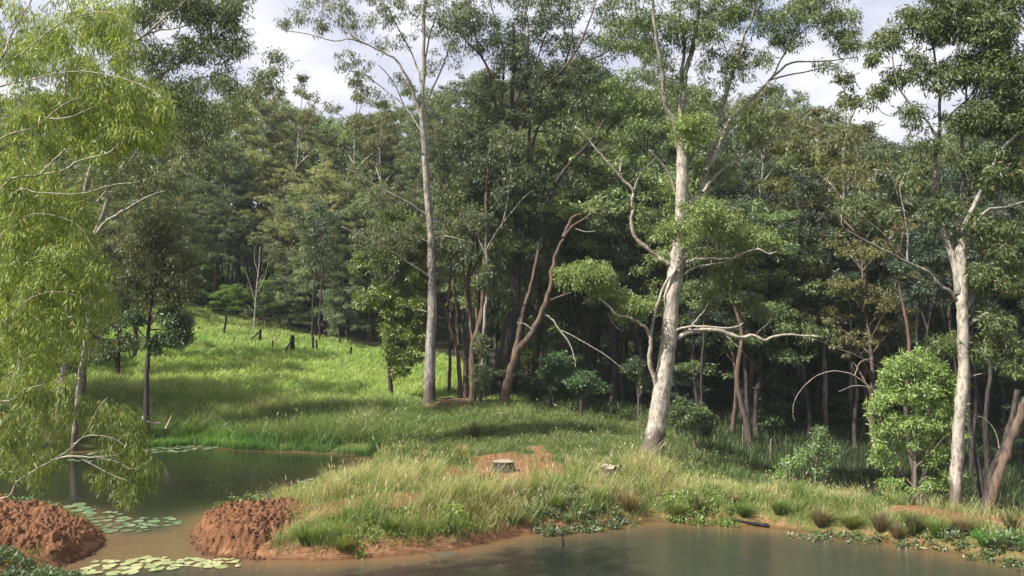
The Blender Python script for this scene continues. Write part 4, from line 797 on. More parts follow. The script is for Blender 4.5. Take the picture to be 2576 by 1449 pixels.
# ------------------------------------------------------------------ grass
def blades(P_, h, w, lean, cb, ct, rng=None, head=0.0, headc=(.42, .34, .2), wind=(.12, .05)):
    n = len(P_); a = np.where(R.random(n) < .5, R.random(n), 2.2 * vnoise(P_[:, 0] * 1.6, P_[:, 1] * 1.6, 91)) * 6.283; ld = np.stack([np.cos(a), np.sin(a), np.zeros(n)], 1) * (lean * (.3 + R.random(n)))[:, None] + np.array([wind[0], wind[1], 0])
    b = R.random(n) * 6.283; s = np.stack([np.cos(b), np.sin(b), np.zeros(n)], 1) * (w / 2)[:, None] if np.ndim(w) else np.stack([np.cos(b), np.sin(b), np.zeros(n)], 1) * w / 2
    h_ = h[:, None]; up = np.array([0, 0, 1.]); m = P_ + up * h_ * .55 + ld * h_ * .35; t = P_ + up * h_ * .95 + ld * h_
    V = np.stack([P_ - s, P_ + s, m + s * .8, m - s * .8, t], 1).reshape(-1, 3)
    i = np.arange(n)[:, None] * 5; Q = i + np.array([0, 1, 2, 3]); T = i + np.array([3, 2, 4])
    cm = cb * .45 + ct * .55; C = np.stack([cb, cb, cm, cm, ct], 1).reshape(-1, 3)
    if head:
        k = R.random(n) < head; tk = t[k]; m_ = k.sum(); d = nrm(ld[k] + np.array([0, 0, .8])); hw = (w[k] if np.ndim(w) else w); s2 = nrm(s[k]) * (hw * 1.1)[:, None] if np.ndim(hw) else nrm(s[k]) * hw * 1.1
        L_ = h[k][:, None] * .22
        V2 = np.stack([tk - d * L_ * .2, tk + d * L_ * .3 + s2, tk + d * L_, tk + d * L_ * .3 - s2], 1).reshape(-1, 3); i2 = np.arange(m_ * 4).reshape(-1, 4) + len(V)
        hc = np.array(headc) * (.7 + .6 * R.random((m_, 1))); V = np.concatenate([V, V2]); C = np.concatenate([C, np.repeat(hc, 4, 0)]); Q = np.concatenate([Q, i2])
    return V, Q, T, C
def scatter(n, u0, u1, v0, v1, dmin=14, dmax=75):
    """random ground points, denser near the viewer: sampled in bearing and distance"""
    d = np.exp(R.uniform(math.log(dmin), math.log(dmax), n)); u = R.uniform(u0, u1, n); x = (u - CU) / F * d / CP; z, s = H(x, d, True)
    vv = CV + 100.5 - (z - HC) / d * F
    return x, d, z, s, u, vv
def inpoly(x, y, polys): 
    m = np.zeros(len(x), bool)
    for p in polys: m |= sdist(x, y, p) + .3 * fbm(x * 1.6, y * 1.6, 3, 66) < .22 + .2 * fbm(x * 4, y * 4, 2, 8)
    return m
def mixc(a, b, t): return np.array(a) * (1 - t[:, None]) + np.array(b) * t[:, None]
# near grass : peninsula + bank
acc = Acc()
x, y, z, s, u, v = scatter(500000, -250, 2850, 0, 0, 16.5, 40)
fw = forest_w(x, y); bz = inpoly(x, y, BARE); nz = fbm(x * .6, y * .6, 3, 21); nz2 = fbm(x * 1.9, y * 1.9, 3, 25)
near = (y < 31)
keepp = (s > .06 + .30 * R.random(len(x)) ** 2) & (fw < .5) & (~bz | (R.random(len(x)) < .13))
mp_ = [tuple(P0(a_, b_, 0)) for a_, b_ in [(470,1350),(490,1310),(560,1285),(640,1285),(700,1305),(730,1340),(690,1395),(655,1413),(590,1411),(520,1400)]]; keepp &= sdist(x, y, mp_) > 0
left = (u < 520) & (y < 24); keepp &= ~left
# short turf back of the peninsula
back = sstep(24.5, 26.5, y + nz * .8) * sstep(930, 1050, u) * (1 - sstep(40, 46, y)); track = sstep(2.3, 2.9, s + nz * .4) * (u > 1700) * (y < 26)
rush = sstep(2.5, 5, y - 31.5 - np.clip((u - 900) / 250, 0, 1) * 2.5) * (u < 1120)
p_keep = np.where(back > .5, .8, .95) * np.where(nz2 < -.35, .35, 1.0)
keepp &= R.random(len(x)) < p_keep
x, y, z, s, u, nz, nz2, back, track = [q[keepp] for q in (x, y, z, s, u, nz, nz2, back, track)]
Pp = np.stack([x, y, z - .02], 1); n = len(x); r1 = R.random(n)
hgt = (.26 + .20 * (nz2 > 0) + .22 * sstep(-.3, .6, nz)) * (.45 + .8 * R.random(n)); hgt *= .48 + 1.0 * vnoise(x * 2.4, y * 2.4, 71) ** 1.4 + .3 * (vnoise(x * 5.5, y * 5.5, 72) - .5); hgt *= 1 - .5 * back; hgt *= 1 - .5 * sstep(2.2, 1.2, s) * (u < 960) * (y > 19.3 + sstep(560, 700, u) * 1.2); hgt *= 1 - .5 * track; hgt *= 1 - .38 * sstep(1650, 1800, u) * (y < 26)
for (su, sv, sw, sd, sf) in ((1266, 1186, .8, 3.4, .12), (1533, 1204, .45, 1.6, .5)):
    q_ = hit(su, sv); m_ = (np.abs(x - q_[0] * (y / q_[1])) < sw) & (y > q_[1] - sd) & (y < q_[1] + .6); hgt = np.where(m_, hgt * sf, hgt)
pass; hgt *= .75 + .35 * sstep(.2, 1.0, s); hgt *= 1.12
straw = np.clip(.40 + .6 * nz + 1.5 * (vnoise(x * 1.7, y * 1.7, 81) - .5) + .5 * (R.random(n) - .5) - .35 * back, 0, 1)
cb = mixc((.075, .11, .03), (.16, .145, .065), straw) * (.75 + .5 * r1[:, None]); ct = mixc((.24, .32, .08), (.62, .55, .29), straw) * (.75 + .5 * R.random((n, 1)))
gb = back[:, None]; cb = cb * (1 - gb) + np.array([.045, .075, .022]) * gb; ct = ct * (1 - gb * .75) + np.array([.15, .20, .055]) * gb * .75
w_ = (.007 + .008 * R.random(n)) * (y / 22) ** .8
acc.add(*blades(Pp, hgt, w_, .62, cb, ct, head=.07))
obj('bank_grass', acc.mesh('bank_grass', M_GRASS), kind='stuff', label='long seeding grass covering the peninsula and the dam bank', cat='grass')
print('near blades', n)
# meadow
acc = Acc()
x, y, z, s, u, v = scatter(215000, -350, 1330, 0, 0, 33, 76)
fw = forest_w(x, y); k = (s > .3) & (fw < .8) & ((u < 1250) | (y > 36)); x, y, z, s, u, fw = [q[k] for q in (x, y, z, s, u, fw)]
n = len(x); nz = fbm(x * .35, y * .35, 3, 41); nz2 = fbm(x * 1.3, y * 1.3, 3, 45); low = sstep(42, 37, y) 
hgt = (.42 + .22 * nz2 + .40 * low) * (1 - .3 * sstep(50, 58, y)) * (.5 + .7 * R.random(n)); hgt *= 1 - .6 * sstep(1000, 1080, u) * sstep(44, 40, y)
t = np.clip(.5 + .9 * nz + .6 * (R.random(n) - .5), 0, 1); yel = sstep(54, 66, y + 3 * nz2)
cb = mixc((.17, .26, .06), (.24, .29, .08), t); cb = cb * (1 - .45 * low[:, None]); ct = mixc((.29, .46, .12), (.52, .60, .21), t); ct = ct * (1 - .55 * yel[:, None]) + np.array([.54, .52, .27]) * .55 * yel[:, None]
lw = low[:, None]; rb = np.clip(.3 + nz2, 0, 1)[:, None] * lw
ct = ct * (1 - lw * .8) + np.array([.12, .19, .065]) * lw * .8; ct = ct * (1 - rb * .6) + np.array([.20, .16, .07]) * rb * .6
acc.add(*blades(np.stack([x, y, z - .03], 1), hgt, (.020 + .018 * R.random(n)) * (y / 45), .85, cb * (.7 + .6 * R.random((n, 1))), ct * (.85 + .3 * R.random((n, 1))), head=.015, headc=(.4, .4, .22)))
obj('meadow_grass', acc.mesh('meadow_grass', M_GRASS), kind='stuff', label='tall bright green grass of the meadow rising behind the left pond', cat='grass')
print('meadow blades', n)
# forest floor grass (right shade)
acc = Acc()
x, y, z, s, u, v = scatter(52000, 1230, 2850, 0, 0, 24, 62)
fw = forest_w(x, y); k = (s > 1.5) & ((fw > .2) | (z < .2)); x, y, z, u = [q[k] for q in (x, y, z, u)]; n = len(x)
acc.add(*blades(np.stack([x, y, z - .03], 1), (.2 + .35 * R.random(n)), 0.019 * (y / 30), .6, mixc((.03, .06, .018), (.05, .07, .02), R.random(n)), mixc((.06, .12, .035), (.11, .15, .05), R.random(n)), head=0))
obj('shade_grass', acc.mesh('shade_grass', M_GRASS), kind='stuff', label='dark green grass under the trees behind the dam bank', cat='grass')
# bright reeds along the far shore of the left pond
acc = Acc()
x, y, z, s, u, v = scatter(90000, 330, 960, 0, 0, 31.5, 37)
k = (s > -.35 + .3 * fbm(x * .8, y, 2, 3)) & (s < 1.1 + .9 * fbm(x * .9, y, 3, 77)) & (fbm(x * 1.5, y * 1.5, 2, 61) > -.45) & ((u < 660) | (R.random(len(x)) < .15)); x, y, z, s, u = [q[k] for q in (x, y, z, s, u)]; n = len(x)
br = sstep(640, 560, u)[:, None]
acc.add(*blades(np.stack([x, y, np.maximum(z, -.1)], 1), (.25 + .3 * R.random(n)), .022, .35, np.tile([.045, .10, .02], (n, 1)), (np.array([.18, .31, .06]) * br + np.array([.09, .2, .04]) * (1 - br)) * (.7 + .6 * R.random((n, 1)))))
obj('shore_reeds', acc.mesh('shore_reeds', M_GRASS), kind='stuff', label='vivid green reeds along the far shore of the left pond', cat='reeds')
# left bank growth + weeds at lower left corner
acc = Acc()
x, y, z, s, u, v = scatter(60000, -500, 330, 0, 0, 15, 42)
k = (s > .1) & ((y > 30) | (y < 17.6) | ((y > 19.8) & (y < 23))) ; x, y, z, u = [q[k] for q in (x, y, z, u)]; n = len(x)
acc.add(*blades(np.stack([x, y, z - .02], 1), np.where(y > 30, .6, .18) * (.5 + .8 * R.random(n)), .010 * (y / 18), .6, mixc((.04, .07, .02), (.08, .09, .03), R.random(n)), mixc((.11, .17, .045), (.24, .24, .09), R.random(n)), head=.04))
obj('left_bank_grass', acc.mesh('left_bank_grass', M_GRASS), kind='stuff', label='grass and weeds on the left bank and below the left soil mound', cat='grass')
# broad-leafed water plants creeping off the bank
V = []; C = []
def weedpatch(poly, n, r, per, Ln, W, **kw):
    w_ = [P0(a, b, .1) for a, b in poly]; w_ = np.array(w_); lo = w_.min(0); hi = w_.max(0); pts = []
    while len(pts) < n:
        q = R.uniform(lo, hi, (n, 2)); q = q[sdist(q[:, 0], q[:, 1], w_) < 0]; pts += list(q)
    q = np.array(pts[:n]); zz_ = np.maximum(H(q[:, 0], q[:, 1]), 0) + .03 + .08 * R.random(n)
    return leaves(np.column_stack([q, zz_]), r, per, Ln, W, **kw)
acc = Acc()
for poly, n, kw in (([(1290,1325),(1330,1290),(1400,1280),(1520,1290),(1600,1310),(1560,1325),(1480,1330),(1380,1342)], 200, dict(cA=(.06, .09, .035), cB=(.15, .19, .08))),
                    ([(860,1400),(900,1360),(1050,1340),(1200,1330),(1290,1330),(1200,1355),(1050,1375)], 60, dict(cA=(.10, .16, .02), cB=(.20, .28, .04))),
                    ([(-20,1470),(-20,1395),(60,1425),(150,1432),(215,1440),(220,1470)], 130, dict(cA=(.06, .10, .045), cB=(.15, .2, .09))),
                    ([(1950,1345),(2100,1335),(2300,1350),(2500,1380),(2576,1395),(2576,1430),(2450,1400),(2300,1372)], 70, dict(cA=(.06, .09, .035), cB=(.14, .18, .07))),
                    ([(-100,1290),(0,1260),(90,1255),(100,1280),(0,1292)], 160, dict(cA=(.04, .09, .03), cB=(.09, .15, .05))),
                    ([(1650,1290),(1750,1270),(1850,1290),(1850,1318),(1700,1312)], 120, dict(cA=(.09, .15, .025), cB=(.19, .27, .05)))):
    V_, c_, Q_ = weedpatch(poly, n, .12, 34, .07, .04, droop=-.3, spread=.9, **kw); acc.add(V_, Q_, None, c_)
obj('creeping_plants', acc.mesh('creeping_plants', M_LEAFG), kind='stuff', label='low broad-leafed plants creeping along the waterline', cat='plants')

# ------------------------------------------------------------------ tussocks, one thing each
def tussock(u, v, h, w, n, cb, ct, lab, name='grass_tussock', wid=.011, spread=.10, cat='tussock', lean=None):
    p = hit(u, v); rt = thing(name, lab, cat, p)
    a = R.random(n) * 6.28; q = R.random(n) ** .6 * spread; b = np.stack([np.cos(a) * q, np.sin(a) * q, np.full(n, -.03)], 1)
    hh = h * (.5 + .6 * R.random(n)); ld = np.stack([np.cos(a), np.sin(a), np.zeros(n)], 1) * (q / spread * w / h)[:, None]
    s_ = np.stack([-np.sin(a), np.cos(a), np.zeros(n)], 1) * wid / 2; up = np.array([0, 0, 1.])
    P1 = b + up * hh[:, None] * .5 + ld * hh[:, None] * .35; P2 = b + up * hh[:, None] * (.95 - .35 * (np.linalg.norm(ld, axis=1) ** 2)[:, None]) + ld * hh[:, None]
    V = np.stack([b - s_, b + s_, P1 + s_ * .9, P1 - s_ * .9, P2], 1).reshape(-1, 3); i = np.arange(n)[:, None] * 5
    cb = np.array(cb) * (.7 + .6 * R.random((n, 1))); ct = np.array(ct) * (.7 + .6 * R.random((n, 1)))
    C = np.stack([cb, cb, (cb + ct) / 2, (cb + ct) / 2, ct], 1).reshape(-1, 3)
    obj('blades', mesh_np('blades', V, [i + np.array([0, 1, 2, 3]), i + np.array([3, 2, 4])], C, False, M_GRASS), rt, kind='stuff')
OL = ((.05, .06, .02), (.16, .16, .06)); GR = ((.05, .09, .02), (.15, .22, .05)); BR = ((.08, .06, .035), (.26, .2, .11))
for a_ in ((1195,1100,.85,.45,260,*OL,'upright rush clump on the slope below the orange leaning tree'), (1755,1292,.62,.28,150,*OL,'narrow dark rush clump with stiff upright blades on the near bank'),
    (1960,1295,.5,.45,230,*GR,'yellow-green tussock on the bank above the right-hand end of the floating log'), (2065,1328,.6,.5,300,*BR,'wide brownish tussock overhanging the water right of the floating log'),
    (2215,1340,.6,.4,220,*BR,'brown-tipped tussock at the waterline left of the pale shore strip'), (2300,1350,.65,.35,240,*OL,'tall olive tussock on the bank below the bushy green tree'),
    (2420,1350,.55,.45,260,*BR,'dark brown tussock just left of the bright green reed clump'), (2545,1335,.55,.4,200,*OL,'olive tussock nearest the right edge of the view'),
    (1580,1285,.7,.6,320,(.10,.07,.035),(.30,.22,.11),'rusty straw-coloured tussock overhanging a dark hollow in the bank'), (1500,1270,.6,.45,260,*GR,'green grassy clump leaning over the water plants'),
    (1180,1300,.5,.4,240,*OL,'grey-green tussock over the red bank above the water'), (1400,1285,.6,.45,260,*GR,'fresh green clump between the stump and the water'),
    (980,1340,.5,.45,260,*GR,'bright green clump on the red bank left of the water stain'), (770,1370,.5,.4,260,*GR,'dense green clump at the left tip of the grassy bank beside the mound'),
    (1230,1230,.6,.4,200,*OL,'grey seeding tussock in front of the cut stump'), (1640,1225,.75,.5,260,(.09,.10,.03),(.36,.30,.13),'tall golden seeding tussock beside the low rotten stump'),
    (1060,1165,.6,.5,280,(.07,.09,.03),(.30,.26,.11),'tall feathery grass clump at the right end of the left pond'), (1160,1160,.75,.4,240,(.08,.10,.03),(.38,.32,.14),'pale straw clump behind the left side of the cut stump'),
    (880,1225,.3,.35,120,(.08,.08,.03),(.3,.25,.12),'thin seeding clump at the pond edge near the few floating pads'), (2210,1250,.5,.3,140,(.08,.10,.03),(.34,.3,.14),'pale feathery clump on the crest left of the bushy green tree'),
    (1840,1265,.35,.35,160,*BR,'small dark tuft on the bank crest'),
    (1700,1300,.5,.45,260,(.07,.09,.02),(.24,.26,.07),'yellowish clump above the crooked branch at the waterline'),(1870,1305,.45,.45,260,*GR,'green clump directly above the dark wet log'),(2140,1335,.45,.45,260,(.07,.09,.02),(.24,.26,.07),'yellow-green clump between two brown tussocks on the right bank'),
    (2360,1362,.5,.4,240,*GR,'green clump below the foot of the white trunk'),(2260,1352,.42,.4,220,*BR,'low brown clump over the pale strip of shore'),(860,1385,.4,.4,240,(.08,.10,.02),(.28,.30,.08),'yellow-green clump hanging over the red bank near the mound'),
    (1290,1325,.4,.4,240,*GR,'low green clump where the water plants begin')): tussock(*a_)
tussock(2478, 1385, .42, .4, 120, (.05, .14, .02), (.13, .36, .05), 'vivid green strap-leaved reed clump at the water edge, bottom right', 'reed_clump', .02, .08, 'reeds')
tussock(365, 1322, .22, .12, 18, (.06, .12, .03), (.14, .24, .06), 'few thin reeds poking up among the green lily pads', 'reed_sprig', .012, .05, 'reeds')
bpy.data.objects['reed_sprig'].location.z = -.03
def weed(u, v, h, r, n, per, lab, cA, cB, Ln=.09, W=.05, name='leafy_weed'):
    p = hit(u, v); rt = thing(name, lab, 'plant', p); A = Acc()
    c = np.column_stack([R.normal(size=n) * r * .5, R.normal(size=n) * r * .5, h * (.35 + .65 * R.random(n))])
    PP = np.stack([np.zeros((n, 3)) + [0, 0, -.03], c * .5 * [.6, .6, 1], c * [.8, .8, .8], c], 1); tubes(A, PP, np.tile([.006, .005, .004, .003], (n, 1)), 4); obj('stems', A.mesh('stems', M_TWIG), rt, kind='stuff')
    V_, c_, Q_ = leaves(c, r * .35, per, Ln, W, droop=.0, spread=.9, cA=cA, cB=cB); obj('foliage', mesh_np('foliage', V_, [Q_], c_, False, M_LEAFG), rt, kind='stuff')
weed(557, 1295, .30, .2, 9, 22, 'broad-leafed weed growing on top of the right red soil mound', (.08, .15, .03), (.19, .28, .06))
weed(620, 1283, .33, .32, 16, 26, 'low light green bush at the pond edge behind the right mound', (.08, .13, .03), (.17, .23, .06))
weed(660, 1272, .36, .25, 12, 24, 'greyish seeding weed beside the low light green bush', (.10, .12, .06), (.26, .26, .15), .06, .02)
weed(2440, 1282, .45, .3, 10, 22, 'flowering weed at the right foot of the white trunk', (.10, .13, .05), (.34, .33, .18), .07, .03)
weed(2500, 1290, .4, .15, 6, 20, 'thin brown seeding weed right of the white trunk', (.14, .10, .05), (.34, .26, .15), .06, .025)
weed(2545, 1395, .35, .4, 22, 26, 'leafy green shrub at the waterline in the bottom right corner', (.05, .11, .03), (.12, .2, .05), .08, .04)
weed(2395, 1372, .2, .3, 14, 24, 'low grey-green weed left of the vivid reed clump', (.07, .11, .05), (.17, .22, .1), .06, .035)
weed(1140, 1305, .22, .3, 12, 24, 'yellow-green weed on the red bank above a pale stone', (.12, .18, .02), (.25, .34, .04), .07, .04)
weed(118, 1378, .12, .12, 5, 18, 'small green seedling on the face of the left red soil mound', (.05, .11, .03), (.11, .2, .06), .06, .03)

# ------------------------------------------------------------------ red soil mounds
def soil_mat():
    m, N, L = mat_new('red_soil'); tc = node(N, L, 'ShaderNodeTexCoord')
    a = node(N, L, 'ShaderNodeTexNoise', {0: tc.outputs['Object'], 'Scale': 3.0, 'Detail': 8.0, 'Roughness': .7}); b = node(N, L, 'ShaderNodeTexNoise', {0: tc.outputs['Object'], 'Scale': 38.0, 'Detail': 6.0, 'Roughness': .7})
    mx = node(N, L, 'ShaderNodeMath', {0: a.outputs[0], 1: b.outputs[0]}, operation='ADD')
    r = node(N, L, 'ShaderNodeValToRGB', {0: mx.outputs[0]}); e = r.color_ramp.elements; mr = node(N, L, 'ShaderNodeMapRange', {0: mx.outputs[0], 1: .75, 2: 1.25}); L.new(mr.outputs[0], r.inputs[0])
    e[0].position = .1; e[0].color = (.075, .034, .018, 1); e[1].position = .9; e[1].color = (.25, .12, .06, 1)
    sz_ = node(N, L, 'ShaderNodeSeparateXYZ', {0: tc.outputs['Object']}); wt = node(N, L, 'ShaderNodeMapRange', {0: sz_.outputs[2], 1: .0, 2: .12, 3: .4, 4: 1.0}); rw = node(N, L, 'ShaderNodeMixRGB', {0: 1.0, 1: r.outputs[0], 2: wt.outputs[0]}, blend_type='MULTIPLY')
    bs = node(N, L, 'ShaderNodeBsdfPrincipled', {'Base Color': rw.outputs[0], 'Roughness': .9, 'Specular IOR Level': .2}); bp = node(N, L, 'ShaderNodeBump', {'Height': b.outputs[0], 'Strength': .9, 'Distance': .03}); L.new(bp.outputs[0], bs.inputs['Normal'])
    L.new(bs.outputs[0], node(N, L, 'ShaderNodeOutputMaterial').inputs[0]); return m
M_SOIL = soil_mat()
ico = []
def clods(acc, pts, r):
    g = (1 + 5 ** .5) / 2; v = nrm(np.array([(-1,g,0),(1,g,0),(-1,-g,0),(1,-g,0),(0,-1,g),(0,1,g),(0,-1,-g),(0,1,-g),(g,0,-1),(g,0,1),(-g,0,-1),(-g,0,1)], float))
    f = np.array([(0,11,5),(0,5,1),(0,1,7),(0,7,10),(0,10,11),(1,5,9),(5,11,4),(11,10,2),(10,7,6),(7,1,8),(3,9,4),(3,4,2),(3,2,6),(3,6,8),(3,8,9),(4,9,5),(2,4,11),(6,2,10),(8,6,7),(9,8,1)])
    n = len(pts); V = v[None] * (r[:, None, None] * (.55 + .8 * R.random((n, 12, 1)))) * np.array([1.2, 1.0, .8]); a = R.random(n) * 6.28; c, s = np.cos(a)[:, None], np.sin(a)[:, None]
    V = np.stack([V[..., 0] * c - V[..., 1] * s, V[..., 0] * s + V[..., 1] * c, V[..., 2]], -1) + pts[:, None]
    acc.add(V.reshape(-1, 3), None, (f[None] + np.arange(n)[:, None, None] * 12).reshape(-1, 3))
def mound(name, lab, outline, h, seed, plateau):
    poly = [tuple(P0(a, b, 0)) for a, b in outline]; pa = np.array(poly); lo = pa.min(0) - .1; hi = pa.max(0) + .1
    xs = np.arange(lo[0], hi[0], .022); ys = np.arange(lo[1], hi[1], .022); X, Y = np.meshgrid(xs, ys, indexing='ij'); D = -sdist(X, Y, poly)
    D = D + .07 * fbm(X * 3, Y * 3, 3, seed)
    z = h * sstep(0, plateau, D) ** .75 * (1 + .18 * fbm(X * 1.3, Y * 1.3, 3, seed + 5))
    k = np.abs(fbm(X * 5.5 + .3 * fbm(X * 4, Y * 4, 2, seed + 7), Y * 5.5, 3, seed + 1)); k2 = np.abs(fbm(X * 15, Y * 15, 3, seed + 3)); z = z + (.11 * fbm(X * 4.5, Y * 4.5, 4, seed + 21, .6) - .10 * (1 - 2.2 * k) + .06 * fbm(X * 13, Y * 13, 3, seed + 23, .6) + .05 * (2.2 * k2 - 1)) * sstep(0, .2, D)
    z = z + np.maximum(H(X, Y), -.05); z = np.where(D > -.02, z, -.25)
    i = np.arange(X.size).reshape(X.shape); Q = np.stack([i[:-1, :-1], i[1:, :-1], i[1:, 1:], i[:-1, 1:]], -1).reshape(-1, 4); kk = (D.ravel()[Q] > -.05).any(1); Q = Q[kk]; us, inv = np.unique(Q, return_inverse=True)
    ctr = np.array([pa[:, 0].mean(), pa[:, 1].mean(), 0]); V = np.stack([X, Y, z], -1).reshape(-1, 3)[us] - ctr
    rt = thing(name, lab, 'soil mound', ctr); obj('heap', mesh_np('heap', V, [inv.reshape(-1, 4)], None, True, M_SOIL), rt)
    n = 1500; q = R.uniform(lo, hi, (n * 2, 2)); Dq = -sdist(q[:, 0], q[:, 1], poly); q = q[Dq > -.02][:n]
    ix = np.clip(((q[:, 0] - lo[0]) / .022).astype(int), 0, len(xs) - 1); iy = np.clip(((q[:, 1] - lo[1]) / .022).astype(int), 0, len(ys) - 1)
    rr = .010 + .05 * R.random(len(q)) ** 3.5; A = Acc(); clods(A, np.column_stack([q, np.maximum(z[ix, iy], 0)]) - ctr, rr); obj('clods', A.mesh('clods', M_SOIL), rt, kind='stuff')
mound('soil_mound', 'heap of crumbly dark red soil on the left side of the muddy channel', [(-260,1320),(-200,1300),(0,1312),(150,1318),(235,1338),(262,1362),(236,1396),(150,1430),(20,1436),(-150,1440),(-280,1400)], .46, 3, .95)
mound('soil_mound', 'heap of crumbly red-brown soil on the right side of the muddy channel', [(480,1345),(495,1325),(540,1308),(640,1302),(770,1300),(800,1330),(700,1392),(655,1413),(590,1411),(520,1400),(484,1378)], .32, 9, .62)

# ------------------------------------------------------------------ lily pads
def pad_mat(name, c1, c2):
    m, N, L = mat_new(name); oi = node(N, L, 'ShaderNodeObjectInfo'); tc = node(N, L, 'ShaderNodeTexCoord')
    nz_ = node(N, L, 'ShaderNodeTexNoise', {0: tc.outputs['Object'], 'Scale': 9.0, 'Detail': 4.0}); a = node(N, L, 'ShaderNodeMath', {0: nz_.outputs[0], 1: oi.outputs['Random']}, operation='ADD')
    mr = node(N, L, 'ShaderNodeMapRange', {0: a.outputs[0], 1: .4, 2: 1.4}); x0 = node(N, L, 'ShaderNodeMixRGB', {0: mr.outputs[0], 1: (*c1, 1), 2: (*c2, 1)})
    ln = node(N, L, 'ShaderNodeVectorMath', {0: tc.outputs['Object']}, operation='LENGTH'); ed = node(N, L, 'ShaderNodeMath', {0: ln.outputs['Value'], 1: oi.outputs['Random']}, operation='MULTIPLY')
    er = node(N, L, 'ShaderNodeMapRange', {0: ed.outputs[0], 1: .62, 2: .98, 3: 0.0, 4: .7}); x = node(N, L, 'ShaderNodeMixRGB', {0: er.outputs[0], 1: x0.outputs[0], 2: (.20, .12, .05, 1)})
    b = node(N, L, 'ShaderNodeBsdfPrincipled', {'Base Color': x.outputs[0], 'Roughness': .28, 'Specular IOR Level': .6}); L.new(b.outputs[0], node(N, L, 'ShaderNodeOutputMaterial').inputs[0]); return m
M_PADY = pad_mat('yellow_lily_pad', (.22, .26, .11), (.38, .39, .21)); M_PADG = pad_mat('green_lily_pad', (.08, .13, .07), (.19, .25, .14))
def pad_mesh(mat, seed, curl):
    curl *= 1.5
    r_ = random.Random(seed); k = 18; a0 = .16; V = [(0, 0, 0)]
    for i in range(k + 1):
        a = a0 + (2 * math.pi - 2 * a0) * i / k; rr = 1 + .05 * math.sin(3 * a + seed) + r_.uniform(-.025, .025); V.append((rr * math.cos(a), rr * math.sin(a), curl * max(0, math.sin(2 * a + seed)) + r_.uniform(0, .01)))
    n = len(V); V2 = V + [(x_, y_, z_ - .018) for x_, y_, z_ in V]
    T = [(0, i, i + 1) for i in range(1, k + 1)]; Q = [(i, i + n, i + 1 + n, i + 1) for i in range(1, k + 1)] + [(0, n, n + 1, 1), (k + 1, k + 1 + n, n, 0)]
    return mesh_np('lily_pad', np.array(V2), [np.array(Q), np.array(T)], None, False, mat)
PY = [pad_mesh(M_PADY, i, .05) for i in range(4)]; PG = [pad_mesh(M_PADG, i + 5, .08 if i % 2 else .02) for i in range(5)]
def pads_in(poly, n, r0, r1, ms, lab, grp, sq=1.0, mind=1.35):
    w_ = np.array([P0(a, b, 0) for a, b in poly]); lo = w_.min(0); hi = w_.max(0); put = []; tries = 0
    while len(put) < n and tries < 6000:
        tries += 1; q = R.uniform(lo, hi)
        if sdist(q[:1], q[1:2], w_)[0] > 0: continue
        r = R.uniform(r0, r1)
        if any((q[0] - a[0]) ** 2 + (q[1] - a[1]) ** 2 < ((r + a[2]) * mind / 2) ** 2 for a in put): continue
        if float(H(q[:1], q[1:2])[0]) > -.02: continue
        put.append((q[0], q[1], r))
        o = obj('lily_pad', ms[len(put) % len(ms)], label=lab, cat='lily pad', group=grp, loc=(q[0], q[1], .008 + .0011 * (len(put) % 14)))
        o.scale = (r, r, r); o.rotation_euler = (R.normal() * .015, R.normal() * .015, R.random() * 6.28)
pads_in([(330,1412),(360,1402),(470,1405),(560,1405),(610,1412),(615,1425),(560,1430),(450,1428),(410,1440),(340,1430)], 44, .05, .15, PY, 'yellow-green lily pad in the raft across the mouth of the muddy channel', 'yellow-green lily pads at the channel mouth', mind=1.55)
pads_in([(210,1425),(245,1412),(330,1410),(345,1430),(320,1447),(220,1449)], 15, .08, .17, PY, 'pale yellow-green lily pad floating at the bottom left below the left mound', 'pale lily pads below the left mound', mind=1.6)
pads_in([(215,1290),(300,1290),(330,1305),(445,1300),(455,1320),(400,1330),(340,1342),(280,1345),(230,1315)], 44, .07, .18, PG, 'green lily pad in the cluster between the two soil mounds', 'green lily pads between the mounds', mind=1.8)
pads_in([(100,1270),(210,1265),(230,1285),(130,1290)], 10, .12, .2, PG, 'green lily pad in the loose group behind the left mound', 'lily pads behind the left mound', mind=1.9)
pads_in([(365,1132),(430,1122),(560,1122),(540,1130),(460,1138),(370,1140)], 34, .08, .18, PG, 'small pale lily pad at the far shore below the vivid reeds', 'lily pads at the far shore', mind=1.6)
pads_in([(-30,1170),(60,1155),(200,1142),(350,1134),(350,1150),(200,1170),(60,1185),(-30,1200)], 60, .10, .20, PG, 'pale lily pad on the far left water behind the hanging branch', 'lily pads behind the hanging branch', mind=1.7)
pads_in([(760,1210),(820,1203),(825,1212),(790,1222),(765,1220)], 9, .13, .2, PG, 'grey-green lily pad by the peninsula edge of the left pond', 'lily pads by the peninsula', mind=1.7)
pads_in([(1330,1338),(1380,1328),(1500,1325),(1510,1334),(1420,1340)], 22, .05, .1, PY + PG, 'small yellow-green floating leaf off the bank near the upright stick', 'floating leaves near the stick')
pads_in([(2300,1372),(2330,1370),(2335,1378),(2305,1380)], 2, .08, .11, PY, 'tiny yellow floating leaf near the right shore', 'yellow floating leaves by the right shore', mind=1.2)
pads_in([(2470,1398),(2500,1396),(2510,1408),(2475,1412)], 4, .08, .12, PY, 'yellow floating leaf beside the vivid green reed clump', 'yellow floating leaves by the reed clump', mind=1.2)

